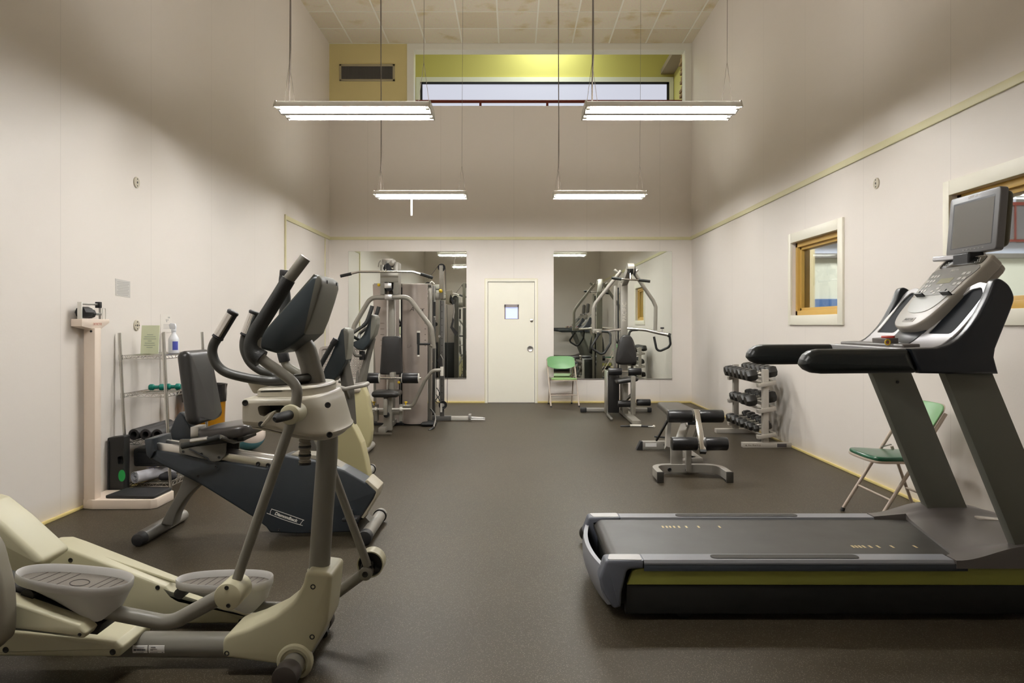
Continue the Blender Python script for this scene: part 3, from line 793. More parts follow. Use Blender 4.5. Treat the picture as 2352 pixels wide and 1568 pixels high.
def make_treadmill(label):
    t = thing('treadmill', (1.4, 3.56, 0), label, 'treadmill', 'treadmills along the right wall')
    YN, YO = 3.16, 3.96
    ym = lambda y: YN + YO - y
    zt = .272
    # running belt: a loop over rollers
    o = [(.43, zt - .035)]
    for k in range(9):
        a = pi + (-pi / 2) * k / 8; o.append((.475 + .045 * math.cos(a), zt - .054 + .045 * math.sin(a)))
    o += [(2.16, zt - .009), (2.16, zt - .06), (.475, zt - .09)]
    b = MB(); b.prism(o, 3.262, 3.858, .004, 1); belt = b.build('running_belt', M_belt, t)
    b = MB()
    for i, px in enumerate((1520, 1529, 1537, 1546, 1557, 1574, 1602, 1650)):
        x = (px - CX) * 3.72 / F; b.bx(x, x + .010, 3.70, 3.735, zt - .0095, zt - .0082)
    for i, px in enumerate((1957, 1965, 1973, 1982, 1997, 2015, 2047, 2100)):
        x = (px - CX) * 3.386 / F; b.bx(x, x + .010, 3.37, 3.405, zt - .0095, zt - .0082)
    b.build('speed_marking', M_tick, belt)
    # side rails with grip pads
    for s in (0, 1):
        f = (lambda y: y) if s == 0 else ym
        b = MB()
        R = []
        for x in (.574, .70, 1.4, 1.94):
            w = .0 if x > .6 else .0
            R.append([V((x, f(yy), zz)) for yy, zz in ((YN, .255), (YN, .262), (YN + .010, zt), (YN + .092, zt), (YN + .10, zt - .02), (YN + .10, .255))])
        b.rings(R); rail = b.build('side_rail', M_slate2 , t, bevel=.003)
        pd = MB(); o = rrect(.66, .052, .026, 6)
        pd.prism([(1.21 + .0 + a, f(YN + .052) + c) for a, c in o], zt - .001, zt + .0025, fn=lambda a, c, tt: V((a, c, tt)))
        pd.build('grip_pad', M_grip, rail)
        # lower side face
        MB().bx(.574, 2.0, min(f(YN + .002), f(YN + .05)), max(f(YN + .002), f(YN + .05)), .224, .2545, .002).build('side_band', M_slated, t)
        y0 = YN + .012
        o = [(.50, .160), (.525, .222), (.56, .234), (2.72, .240), (2.72, .157)]
        MB().prism(o, f(y0), f(y0 + .03), .006, 3).build('olive_strip', M_olive, t)
        o2 = [(.495, .03), (.50, .158), (2.70, .158), (2.70, .03)]
        MB().prism(o2, f(y0 + .006), f(y0 + .05), .004, 2).build('lower_panel', M_under, t)
        # rear corner cap
        o = fillet([(.392, .235), (.405, zt), (.572, zt), (.572, .236), (.50, .232), (.475, .13), (.472, .068), (.44, .058), (.395, .13), (.375, .19)], [.02, .02, 0, 0, .02, .02, .01, .02, .03, .02], 4, True)
        MB().prism(o, f(YN - .002), f(YN + .098), .012, 4).build('rear_corner_cap', M_slate, t, ang=50)
        MB().prism(fillet([(.415, YN + .012), (.566, YN + .006), (.566, YN + .085), (.43, YN + .085)], .012, 3, True) if s == 0 else [(a_, ym(b_)) for a_, b_ in fillet([(.415, YN + .012), (.566, YN + .006), (.566, YN + .085), (.43, YN + .085)], .012, 3, True)], zt - .004, zt + .002, fn=lambda a, c, tt: V((a, c, tt))).build('corner_cap_top', M_lgrey, t)
        MB().cyl((.76, f(YN + .04), .038), (.76, f(YN + .075), .038), .038, n=20, bev=.006).build('transport_wheel', M_rubber, t)
        MB().cyl((2.4, f(YN + .06), .0), (2.4, f(YN + .06), .035), .035, n=16).build('levelling_foot', M_rubber, t)
    b = MB()   # bowed rear bumper below the roller
    def bow(u, v, th):
        y = YN + .06 + (YO - YN - .12) * v; k = 1 - (2 * v - 1) ** 2
        zz = .055 + .175 * u; x = .392 - .038 * k + .028 * (1 - u) ** 2 - .012 * math.sin(pi * u)
        return V((x + th, y, zz))
    b.sheet(lambda u, v: bow(u, v, 0), lambda u, v: bow(u, v, .02), 8, 16); b.build('rear_bumper', M_slate2, t)
    MB().bx(.45, 2.6, YN + .06, YO - .06, .06, .17).build('frame', M_under, t)
    # motor hood
    x0f = lambda y: 1.955 + .20 * max(0, min(1, (y - 3.22) / .55)) if 3.24 < y < 3.87 else 1.95
    def top(u, v):
        y = YN + (YO - YN) * v
        c = abs(2 * v - 1)
        xr = 1.948
        if .1 < v < .88: xr = 1.985 + (y - 3.25) * .20
        xf = 2.80 - .16 * c ** 3
        x = xr + (xf - xr) * u
        side = max(0, min(1, (c - .55) / .35)); side = side * side * (3 - 2 * side)
        r = max(0, min(1, (x - 1.96) / .30)); r = r * r * (3 - 2 * r)
        z = zt + (.062 * side + .020 * (1 - side)) * r - .0 * u
        dn = max(0, (u - .62) / .38); z -= .12 * dn ** 2
        return V((x, y, z))
    def bot(u, v):
        q = top(u, v); return V((q.x, q.y, .236 if u < .98 else .15))
    MB().sheet(top, bot, 28, 32).build('motor_hood', M_hoodg, t, ang=50)
    MB().prism(fillet([(2.0, .240), (2.69, .240), (2.69, .15), (2.0, .156)], .01, 3, True), YN + .02, YO - .02).build('hood_base', M_under, t)
    # pale hand slot
    o = rrect(.19, .055, .026, 6)
    def slotf(a, c, tt):
        x = 2.52 + a; y = 3.76 + c - a * .12; u = 0; lo, hi = 0., 1.
        v = (y - YN) / (YO - YN)
        for _ in range(20):
            m = (lo + hi) / 2
            if top(m, v).x < x: lo = m
            else: hi = m
        q = top(lo, v); return V((x, y, q.z + tt))
    MB().prism(o, -.006, .007, fn=slotf).build('hand_slot', mat('pale_slot', lin(206, 200, 190), .5), t)
    # leaning uprights
    for y0, y1 in ((YN + .03, YN + .085), (YO - .085, YO - .03)):
        o = [(2.248, .28), (2.465, .28), (2.125, 1.10), (1.912, 1.10)]
        MB().prism(o, y0, y1, .004, 2).build('upright', M_upr, t)
    MB().cyl((2.07, YO - .0855, 1.0), (2.07, YO - .088, 1.0), .008, n=12).build('bolt', M_rubber, t)
    # hand rails
    rail_o = XZ([(1843, 838), (1846, 826), (1854, 814), (1866, 806), (1884, 802), (2087, 801), (2110, 857), (1890, 859), (1870, 857), (1854, 850)], 3.16)
    for s in (0, 1):
        f = (lambda y: y) if s == 0 else ym
        MB().prism(spline_mix(rail_o), f(YN - .01), f(YN + .085), .034, 6).build('handrail', M_handr, t, ang=60)
        so = XZ([(2090, 801), (2150, 799), (2190, 785), (2230, 745), (2262, 690), (2276, 655), (2284, 642), (2297, 641), (2316, 656), (2327, 683), (2320, 711), (2300, 760), (2284, 800), (2281, 820), (2291, 858), (2180, 858), (2112, 857)], 3.16)
        so = so[:2] + spline(so[1:11], 4)[1:-1] + so[10:]
        MB().prism(so, f(YN - .012), f(YN + .045), .012, 4).build('side_panel', M_navy, t, ang=60)
    # silver yoke following a rising curve
    prof = spline([(1.72, 1.192), (1.82, 1.196), (1.90, 1.205), (1.985, 1.272), (2.06, 1.360), (2.125, 1.450), (2.165, 1.53)], 6)
    def yk(s, y, th):
        q, tg = curve_at(prof, s); nn = V((-tg.y, tg.x)); q = q + nn * th
        return V((q.x, y, q.y))
    b = MB()
    b.sheet(lambda u, v: yk(.27 * u, 3.20 + .72 * v, .012), lambda u, v: yk(.27 * u, 3.20 + .72 * v, -.022), 14, 6)
    for s in (0, 1):
        f = (lambda y: y) if s == 0 else ym
        outer = fillet([(.25, f(3.195)), (.52, f(3.195)), (.56, f(3.22)), (.575, f(3.30)), (.54, f(3.40)), (.25, f(3.445))], [0, .03, .04, .05, .05, 0], 5, True)
        inner = fillet([(.272, f(3.232)), (.50, f(3.225)), (.545, f(3.27)), (.535, f(3.34)), (.50, f(3.385)), (.272, f(3.415))], [.02, .03, .03, .03, .04, .02], 5, True)
        b.ring_prism(outer, inner, .012, -.022, yk)
    b.build('silver_yoke', M_silver, t, bevel=.003, ang=45)
    for s in (0, 1):
        f = (lambda y: y) if s == 0 else ym
        inner = fillet([(.268, f(3.230)), (.502, f(3.223)), (.548, f(3.268)), (.537, f(3.342)), (.502, f(3.388)), (.268, f(3.417))], [.02, .03, .03, .03, .04, .02], 5, True)
        R = []
        for ins, th in ((0, .004), (.002, -.03), (.012, -.05), (.035, -.055)): R.append([yk(a, b_, th) for a, b_ in (inset(inner, ins) if ins else inner)])
        for ins, th in ((.035, -.062), (-.003, -.045), (-.003, -.010)): R.append([yk(a, b_, th) for a, b_ in inset(inner, ins)])
        MB().rings(R).build('recess', mat('recess_navy', lin(20, 24, 30), .65, spec=.12), t, ang=50)
    # dark bowl under the display
    b = MB()
    b.sheet(lambda u, v: yk(.16 + .40 * u, 3.445 + .23 * v + 0 * u, .014 + .01 * math.sin(pi * v)), lambda u, v: yk(.16 + .40 * u, 3.445 + .23 * v, -.06), 10, 6)
    b.build('display_socket', M_navy, t, bevel=.006)
    b = MB(); b.rings([[yk(.115, 3.24 + .62 * v, .012 + th) for v in (k / 14 for k in range(15))] + [yk(.035, 3.24 + .62 * v, .012 + th) for v in (k / 14 for k in range(14, -1, -1))] for th in (-.01, .014)])
    b.build('tray', M_hoodg, t, bevel=.006)
    b = MB(); b.rings([[yk(s, y, th) for s, y in fillet([(.045, 3.40), (.11, 3.41), (.115, 3.56), (.05, 3.55)], .01, 3, True)] for th in (.024, .050)])
    b.build('stop_button', M_hoodg, t, bevel=.004)
    b = MB(); b.rings([[yk(.09 + .022 * math.cos(a), 3.47 + .05 * math.sin(a), th) for a in (2 * pi * k / 20 for k in range(20))] for th in (.05, .060)])
    b.build('stop_key', M_redp, t, bevel=.003)
    b = MB(); q = yk(.03, 3.36, .034); b.tube(spline([q, q + V((.02, .03, -.012)), q + V((.05, .09, -.016)), q + V((.04, .15, -.01)), q + V((.06, .18, .01))], 6), .003, 6); b.build('safety_cord', M_redp, t)
    b = MB(); b.tube([q + V((.012 * math.cos(a), 0, .012 * math.sin(a))) for a in (2 * pi * k / 14 for k in range(14))], .0035, 6, closed=True); b.build('safety_clip', M_yel, t)
    # tongue shaped display, tilted
    A = V((1.945, 3.56, 1.275)); B = V((2.275, 3.56, 1.625)); U = (B - A).normalized(); Nn = V((-U.z, 0, U.x)); Ls = (B - A).length
    def dp(v, u, th): return A + U * u + V((0, 1, 0)) * v + Nn * th
    ow = .205
    o = spline([(-.055, .004), (.055, .004), (.12, .035), (.158, .10), (.178, .20), (ow - .008, .32), (ow, .43), (ow - .005, Ls - .03), (ow - .05, Ls), (-ow + .05, Ls), (-ow + .005, Ls - .03), (-ow, .43), (-ow + .008, .32), (-.178, .20), (-.158, .10), (-.12, .035)], 4, True)
    MB().prism(o, -.035, .03, .012, 4, dp).build('display_body', M_con, t, ang=50)
    MB().prism([(a * .8, .10 + c * .82) for a, c in o], -.085, -.03, .02, 3, dp).build('display_back', M_con, t, ang=50)
    fo = spline([(-.04, .10), (.04, .10), (.10, .125), (.135, .19), (.155, .30), (.168, Ls - .075), (-.168, Ls - .075), (-.155, .30), (-.135, .19), (-.10, .125)], 4, True)
    lo = [q for q in fo if q[1] < .20]
    MB().prism([(a, min(c, .215)) for a, c in fo], .029, .0325, 0, 1, dp).build('clear_pocket', M_conl, t)
    MB().prism([(a * 1.0, max(c, .218)) for a, c in fo], .029, .0322, 0, 1, dp).build('display_face', M_conf, t)
    MB().prism(fillet([(-.172, Ls - .068), (.172, Ls - .068), (.165, Ls - .012), (-.165, Ls - .012)], .02, 4, True), .029, .0325, 0, 1, dp).build('upper_key_panel', mat('gloss_black_panel', (.012, .012, .012), .15), t)
    b = MB()
    for sy, n2 in ((-1, 2), (1, 3)):
        for i in range(n2):
            for j in range(4 if sy > 0 else 3):
                b.prism([(sy * .125 + (i - (n2 - 1) / 2) * (.036 if n2 == 2 else .026) + a, .355 - j * .034 + c) for a, c in rrect(.026 if n2 == 2 else .018, .018, .004, 2)], .032, .0335, 0, 1, dp)
    for a0, c0 in ((0, .262), (-.03, .245), (.03, .245), (0, .232), (0, .285)):
        b.prism([(a0 + a, c0 + c) for a, c in rrect(.024, .014, .006, 3)], .032, .0335, 0, 1, dp)
    b.build('button', M_btn, t)
    b = MB()
    for sy in (-1, 1):
        for i, j in ((0, 0), (1, 0), (2, 0), (.5, 1), (1.5, 1), (1, 2)):
            b.prism([(sy * .125 + (i - 1) * .016 + a, Ls - .052 + j * .012 + c) for a, c in ellipse(.0035, .0035, 8)], .032, .0335, 0, 1, dp)
    b.build('key_dot', M_btn, t)
    MB().prism([(a, .315 + c) for a, c in rrect(.11, .036, .004, 2)], .032, .0332, 0, 1, dp).build('readout', mat('lcd_window', lin(150, 150, 126), .2), t)
    MB().prism([(a, .052 + c) for a, c in rrect(.095, .03, .004, 2)], .029, .0315, 0, 1, dp).build('badge', mat('badge_grey', lin(140, 134, 124), .5), t)
    text_obj('badge_lettering', 'PRECOR', .020, frameM(dp(0, .052, .0325), V((0, -1, 0)), U), mat('badge_ink', lin(95, 90, 84), .5), t)
    text_obj('face_lettering', 'PRECOR', .018, frameM(dp(0, Ls - .095, .0332), V((0, -1, 0)), U), M_lett, t, extrude=.0001)
    for v in (-.135, .085):
        b = MB(); q = dp(v, .225, .035)
        b.rings([[dp(v + a, .212 + c, th) for a, c in ((-.035, -.003), (.035, -.003), (.035, .003), (-.035, .003))] for th in (.03, .056)])
        b.rings([[dp(v + a, .215 + c, th) for a, c in ((-.002, 0), (.002, 0), (.002, .014), (-.002, .014))] for th in (.052, .056)])
        b.build('book_clip', M_black, t)
    MB().box(dp(-.02, -.008, -.052), (.012, .085, .022), (V((0, 1, 0)), -.5), .004).build('jack_plate', M_con, t)
    # screen on its bracket
    S0 = V((2.295, 3.59, 1.665)); up = V((.085, 0, 1)).normalized(); nn = V((-up.z, 0, up.x))
    def sc(v, u, th): return S0 + V((0, 1, 0)) * v + up * u + nn * th
    MB().prism([(a, .15 + c) for a, c in rrect(.395, .305, .022, 5)], -.022, .018, .006, 3, sc).build('screen_bezel', M_bez, t)
    MB().prism([(a, .155 + c) for a, c in rrect(.37, .275, .04, 5)], -.062, -.02, .02, 4, sc).build('screen_back', M_bezb, t)
    MB().prism([(a, .15 + c) for a, c in rrect(.325, .238, .004, 2)], .0175, .0186, 0, 1, sc).build('screen_gasket', M_black, t)
    MB().prism([(a - .003, .147 + c) for a, c in rrect(.309, .224, .003, 2)], .018, .0192, 0, 1, sc).build('screen', M_scr, t)
    text_obj('screen_lettering', 'SMART TV HD', .015, frameM(sc(0, .2855, .0184), V((0, -1, 0)), up), M_lett, t, extrude=.0001, bold=.0006)
    b = MB()
    for k in range(6): b.box(sc(-.10 + k * .03, .019, .0185), (.002, .012, .003))
    b.build('screen_key', M_btn, t)
    b = MB(); b.rings([[sc(v, -.022 + dz, th) for v, th in ((-.075, .03), (.10, .06), (.20, .085), (.215, .07), (.15, -.0), (-.075, -.02))] for dz in (-.008, .018)])
    b.build('bracket_wing', M_silver, t, bevel=.005)
    MB().rings([[V((2.245 + dx, 3.50 + y, 1.575 + z)) for dx, y in ((-.03, 0), (.05, 0), (.05, .13), (-.03, .13))] for z, _ in ((0, 0), (.09, 0))]).build('screen_neck', M_rubber, t, bevel=.01)
    return t

def spline_mix(o): return fillet(o, .012, 3, True)
tread = make_treadmill('large treadmill with a tall screen console in the right foreground')
dup(tread, (1.4, 1.36, 0), 'treadmill whose console is seen second in the right mirror reflection')
dup(tread, (1.4, .06, 0), 'treadmill whose console is seen smallest in the right mirror reflection')
# ================================================================== elliptical trainer
M_crm = mat('cream_grey_plastic', lin(182, 177, 149), .42, noise=.03, nscale=6)
M_mg = mat('taupe_painted_steel', lin(120, 117, 108), .36)
M_shr = mat('champagne_plastic', lin(182, 176, 160), .33)
M_ped = mat('pale_grey_pedal', lin(190, 188, 184), .42)
M_pmat = mat('pedal_tread', lin(104, 98, 90), .75, bump=.3, bscale=150)
M_foam = mat('black_foam_grip', (.016, .017, .016), .62, bump=.25, bscale=400)
M_cons = mat('blue_black_console', lin(36, 43, 46), .38)
M_consb = mat('console_olive_grey', lin(96, 94, 85), .42)
M_hole = mat('bolt_hole_dark', (.012, .011, .010), .5)
M_taup = mat('dim_taupe_cover', lin(128, 122, 108), .5)
M_lab = mat('white_label', lin(228, 226, 222), .5)
M_ink = mat('label_ink', (.05, .05, .05), .6)

def e3(pts, Y): return [P(a, b, Y) for a, b in pts]
el = thing('elliptical_trainer', (-1.1, 2.77, 0), 'cream and taupe elliptical trainer filling the left foreground', 'elliptical trainer')
# central tube and boot
MB().cyl(P(255, 1478, 2.77), P(560, 1480, 2.77), .047, n=28).build('base_tube', M_mg, el)
bo = XZ([(511, 1508), (511, 1462), (574, 1441), (631, 1414), (674, 1380), (696, 1341), (703, 1310), (764, 1318), (752, 1430), (716, 1500), (651, 1527), (590, 1519)], 2.68)
bo = [(x, z) for x, z in bo]
MB().prism(fillet(bo, [.02, .04, .06, .08, .08, .08, .02, .02, .08, .06, .02, .02], 5, True), 2.675, 2.87, .015, 4).build('front_boot', M_crm, el, ang=60)
MB().lathe([(.052, -.02), (.052, .018), (.046, .022), (.040, .018), (.040, -.02)], P(737, 1318, 2.77), (.05, 0, 1), 28).build('boot_collar', M_crm, el)
bolts(e3([(719, 1347), (717, 1462), (521, 1500)], 2.676), M_hole, el, .008)
XF, ZF = -.815, .052
MB().cyl((XF, 2.60, ZF), (XF, 3.04, ZF), .040, n=28).build('front_foot_tube', M_mg, el)
for y0, y1 in ((2.545, 2.615), (3.03, 3.095)):
    b = MB(); b.cyl((XF, y0, ZF), (XF, y1, ZF), .0455, n=28, bev=.007).build('foot_cap', mat('brown_black_cap', lin(62, 56, 52), .5), el)
MB().lathe([(.045, -.01), (.066, -.01), (.068, .006), (.063, .016), (.052, .018), (.045, .010)], (XF, 2.68, ZF + .003), (0, -1, 0), 40).build('foot_ring', M_crm, el)
MB().cyl((XF + .02, 3.00, .018), (XF + .02, 3.03, .018), .018, n=16).build('levelling_foot', M_rubber, el)
# mast
mast = spline([P(731, 1345, 2.77), P(740, 1200, 2.77), P(752, 1015, 2.77), P(740, 940, 2.77)], 6)
MB().tube(mast, .040, 28).build('mast', M_mg, el)
post = spline([P(728, 905, 2.77), P(716, 850, 2.77), P(698, 790, 2.77), P(676, 735, 2.77)], 6)
MB().tube(post, [.042] * 6 + [.040] * 6 + [.035] * 7, 28).build('console_post', M_mg, el)
# drive shroud on the mast
def shroud(name, xl, x0, x1a, x1b, hw, zb, zt, m, r, nf=6):
    """loft of plan outlines with an elliptic nose; x1a at the top, x1b at the bottom"""
    R = []
    levels = [(0, r)] + [(r * .3 / .15, r * .3)] * 0
    prof = [(r * (1 - math.sin(pi / 2 * k / 4)), r * (1 - math.cos(pi / 2 * k / 4))) for k in range(5)]
    lev = [(i, 0, t) for i, t in prof] + [(0, k / nf, 0) for k in range(1, nf)] + [(i, 1, -t) for i, t in prof[::-1]]
    for ins, f, dt in lev:
        x1 = x1b + (x1a - x1b) * f
        o = [(xl, 2.76 + hw - .02), (xl, 2.76 - hw + .02), (xl + .006, 2.76 - hw + .006), (xl + .02, 2.76 - hw), ((xl + x0) / 2, 2.76 - hw)]
        n = 18
        for k in range(n + 1):
            a = -pi / 2 + pi * k / n
            o.append((x0 + (x1 - x0) * abs(math.cos(a)) ** .72, 2.76 + hw * math.copysign(abs(math.sin(a)) ** .85, math.sin(a))))
        o += [((xl + x0) / 2, 2.76 + hw), (xl + .02, 2.76 + hw), (xl + .006, 2.76 + hw - .006)]
        if ins > 1e-6: o = inset(o, ins)
        R.append([V((x, y, zb(x) + (zt(x) - zb(x)) * f + dt)) for x, y in o])
    return MB().rings(R)
_zbot = lambda x: .957 - .052 * max(0, min(1, (x + .90) / .22))
_ztop = lambda x: 1.052 + .012 * max(0, min(1, (x + .75) / .1))
sh = shroud('s', -.952, -.80, -.682, -.632, .26, _zbot, _ztop, None, .016).build('drive_shroud', M_shr, el, ang=55)
shroud('s', -.915, -.82, -.70, -.70, .215, lambda x: 1.04, lambda x: 1.083 + .006 * (x + .9) / .2, None, .014).build('shroud_lid', M_shr, el, ang=55)
shroud('s', -.93, -.80, -.655, -.655, .235, lambda x: _zbot(x) - .016, lambda x: _zbot(x) + .03, None, .01).build('shroud_skirt', M_shr, el, ang=55)
slot = XZ(fillet([(595, 930), (660, 929), (660, 950), (642, 946), (625, 945), (612, 955), (600, 952)], 8, 4, True), 2.52)
cut(sh, MB().prism(slot, 2.40, 2.66))
MB().prism([(a, c) for a, c in XZ([(580, 915), (675, 915), (675, 975), (580, 975)], 2.62)], 2.62, 2.64).build('slot_shade_plate', M_hole, el)  # dark plate standing in for the shade inside the slot
MB().prism(XZ(spline([(600, 976), (612, 962), (622, 948), (630, 943), (632, 948), (622, 962), (606, 978)], 3, True), 2.50), 2.492, 2.52, .003, 2).build('slot_lever', M_shr, el)
bolts(e3([(563, 925), (600, 974)], 2.5), M_hole, el, .0085)
for px, py, yy in ((753, 930, 2.565), (757, 998, 2.545)): bolts([P(px, py, yy)], M_hole, el, .0085, (.45, -.9, 0))
# cup on the lid
MB().lathe([(.046, 0), (.050, .004), (.058, .02), (.070, .046), (.073, .050), (.066, .048), (.054, .02), (.0, .012)], P(612, 901, 2.74), (0, 0, 1), 32).build('cup_holder', M_shr, el)
# gaiter under the shroud
g = P(700, 1006, 2.70); prof = []
for k in range(6):
    prof += [(.019, k * .016), (.0225, k * .016 + .003), (.0225, k * .016 + .009), (.019, k * .016 + .012)]
MB().lathe([(0, 0)] + prof + [(0, .095)], g, (0, 0, -1), 20).build('gaiter', M_taup, el)
for k in (1, 3, 5): MB().lathe([(.020, 0), (.0235, .001), (.0235, .007), (.020, .008)], g + V((0, 0, -.012 - k * .016)), (0, 0, -1), 20).build('gaiter_band', M_hole, el)
# console
co_ = XZ([(727, 633), (690, 673), (650, 718), (608, 766), (597, 780), (594, 795), (604, 802), (640, 812), (655, 809), (670, 799), (690, 783), (706, 768), (720, 735), (735, 690), (745, 655), (744, 640), (736, 632)], 2.62)
two_tone_shell(co_, (11, 16), 2.59, 2.85, .10, el)
cf = XZ([(726, 632), (606, 769), (603, 766), (722, 629)], 2.62)
MB().prism(cf, 2.612, 2.83, .003, 2).build('console_face', mat('console_face_olive', lin(78, 78, 70), .4), el)
for y in (2.66, 2.80): MB().box(P(743, 646, 2.62) + V((.002, y - 2.62, 0)), (.006, .004, .012)).build('case_slot', M_hole, el)
# fixed handle with heart rate grips
M_hg = mat('black_satin_tube', lin(52, 52, 48), .45)
for Y, top, low, path in ((2.60, (537, 714), (499, 777), [(499, 777), (490, 793), (488, 812), (497, 836), (518, 854), (554, 865), (596, 872), (640, 875), (690, 873)]),
                          (2.89, (585, 714), (563, 771), [(563, 771), (560, 790), (563, 810), (577, 835), (605, 854), (640, 866), (690, 873)])):
    yy = Y
    q = [P(a, b, Y) for a, b in path]; q[-1] = V((q[-1].x if Y < 2.8 else P(700, 873, 2.89).x, 2.76, q[-1].z))
    MB().tube(spline(q, 5), .0172, 16).build('fixed_handle', M_hg, el)
    a, c = P(*low, Y), P(*top, Y); d = (a - c)
    MB().cyl(c, a, .0195, n=20, bev=.003).build('heart_rate_grip', M_rubber, el)
    u = d.normalized()
    for f0 in (0.02, .93): MB().cyl(c + d * f0, c + d * (f0 + .07), .0212, n=20, bev=.002).build('grip_band', M_rubber, el)
    # chrome sensor plate on the rider side
    side = V((-.45, -.89, 0)); side = (side - u * side.dot(u)).normalized(); w2 = u.cross(side)
    R = []
    for f in (.12, .90):
        o_ = c + d * f
        R.append([o_ + (side * math.cos(t) + w2 * math.sin(t)) * r for r, ts in ((.0203, [-1.1 + .22 * k for k in range(11)]), (.0185, [1.1 - .22 * k for k in range(11)])) for t in ts])
    MB().rings(R).build('sensor_plate', M_chrome, el)
MB().box(P(684, 871, 2.76), (.055, .10, .035), None, .008).build('handle_clamp', M_rubber, el)
# swinging arms
def arm(Y, path, grip, tip, piv, joint, gr, label=None):
    MB().tube(spline(e3(path, Y), 5), .0178, 18).build('swing_arm', M_mg, el)
    MB().tube(spline(e3(grip, Y), 6), gr, 22).build('foam_grip', M_foam, el)
ptn = P(672, 950, 2.44)
MB().tube(spline(e3([(676, 952), (680, 925), (682, 897), (671, 876), (638, 850), (604, 826), (588, 800), (590, 766)], 2.44) , 6), .0178, 18).build('swing_arm', M_mg, el)
gp = spline(e3([(600, 824), (585, 812), (579, 790), (588, 762), (610, 727), (637, 684), (663, 641)], 2.44), 6)
n_ = len(gp); MB().tube(gp, [.0265 + .005 * max(0, 1 - k / 18) - .003 * k / n_ for k in range(n_)], 22).build('foam_grip', M_foam, el)
MB().cyl(P(660, 646, 2.44), P(702, 591, 2.44), .0195, n=22, bev=.002).build('arm_tip', M_mg, el)
MB().cyl((ptn.x, 2.405, ptn.z), (ptn.x, 2.50, ptn.z), .034, n=28, bev=.006).build('pivot_hub', M_crm, el)
MB().tube([(ptn.x, 2.42, ptn.z), (ptn.x - .004, 2.37, ptn.z + .001), (ptn.x - .01, 2.31, ptn.z + .002), (ptn.x - .012, 2.29, ptn.z + .002)], [.0165, .0165, .0150, .006], 16).build('pivot_knob', M_rubber, el)
jn = P(533, 1357, 2.47)
MB().tube([V((ptn.x - .006, 2.455, ptn.z - .02)), V((jn.x + .012, 2.475, jn.z + .03))], .0172, 18).build('swing_rod', M_mg, el)
MB().cyl((jn.x + .004, 2.418, jn.z - .002), (jn.x + .004, 2.525, jn.z - .002), .0465, n=36, bev=.005).build('joint_cover', M_crm, el)
bolts([V((jn.x + .002, 2.418, jn.z + .030)), V((jn.x + .008, 2.418, jn.z - .030))], M_hole, el, .006)
MB().tube(fillet([P(240, 1402, 2.5), P(300, 1414, 2.5), P(392, 1432, 2.5), P(528, 1358, 2.48)], .12, 8), .0265, 22).build('foot_link', M_mg, el)
# far side arm
fa = spline(e3([(655, 628), (652, 650), (656, 690), (650, 740), (646, 790), (651, 822), (662, 842), (690, 860), (716, 890), (722, 925), (718, 950)], 3.02), 5)
MB().tube(fa[25:], .0175, 16).build('swing_arm', M_mg, el)
MB().tube(fa[:27], [.0215] * 27, 18).build('foam_grip', M_foam, el)
MB().cyl(fa[0] + V((0, 0, -.01)), fa[0] + V((.002, 0, .014)), .0235, n=20, bev=.003).build('grip_end', M_rubber, el)
MB().cyl(fa[24] + V((0, 0, .012)), fa[27], .0225, n=18, bev=.003).build('grip_collar', M_rubber, el)
pf = P(716, 952, 3.02); jf = P(845, 1300, 3.03)
MB().cyl((pf.x, 2.98, pf.z), (pf.x, 3.05, pf.z), .034, n=24, bev=.005).build('pivot_hub', M_crm, el)
MB().tube([pf, V((jf.x, 3.03, jf.z))], .0175, 16).build('swing_rod', M_mg, el)
jc = V((jf.x + .005, 3.05, jf.z))
b = MB(); b.lathe([(0, .075), (.05, .075), (.056, .070), (.056, .0), (.051, .0), (.051, .065), (0, .066)], jc, (0, 1, 0), 36).build('joint_cover', M_crm, el)
MB().cyl((jc.x, 3.075, jc.z), (jc.x, 3.115, jc.z), .0505, n=30).build('joint_socket', M_hole, el)
MB().cyl((jc.x - .012, 3.005, jc.z - .026), (jc.x - .012, 3.06, jc.z - .026), .028, n=26, bev=.004).build('joint_eye', M_mg, el)
bolts([V((jc.x - .012, 3.005, jc.z - .026))], M_hole, el, .010)
MB().box((jc.x - .01, 3.04, jc.z - .002), (.05, .03, .05), (V((0, 1, 0)), .3), .01).box((jc.x + .03, 3.07, jc.z - .025), (.03, .03, .02), (V((0, 1, 0)), .4), .004).build('joint_clevis', M_under, el)
MB().tube(fillet([V((jc.x - .02, 3.035, jc.z - .03)), P(757, 1374, 3.02), P(690, 1396, 3.0), P(560, 1392, 2.98)], .08, 8), .0225, 20).build('foot_link', M_mg, el)
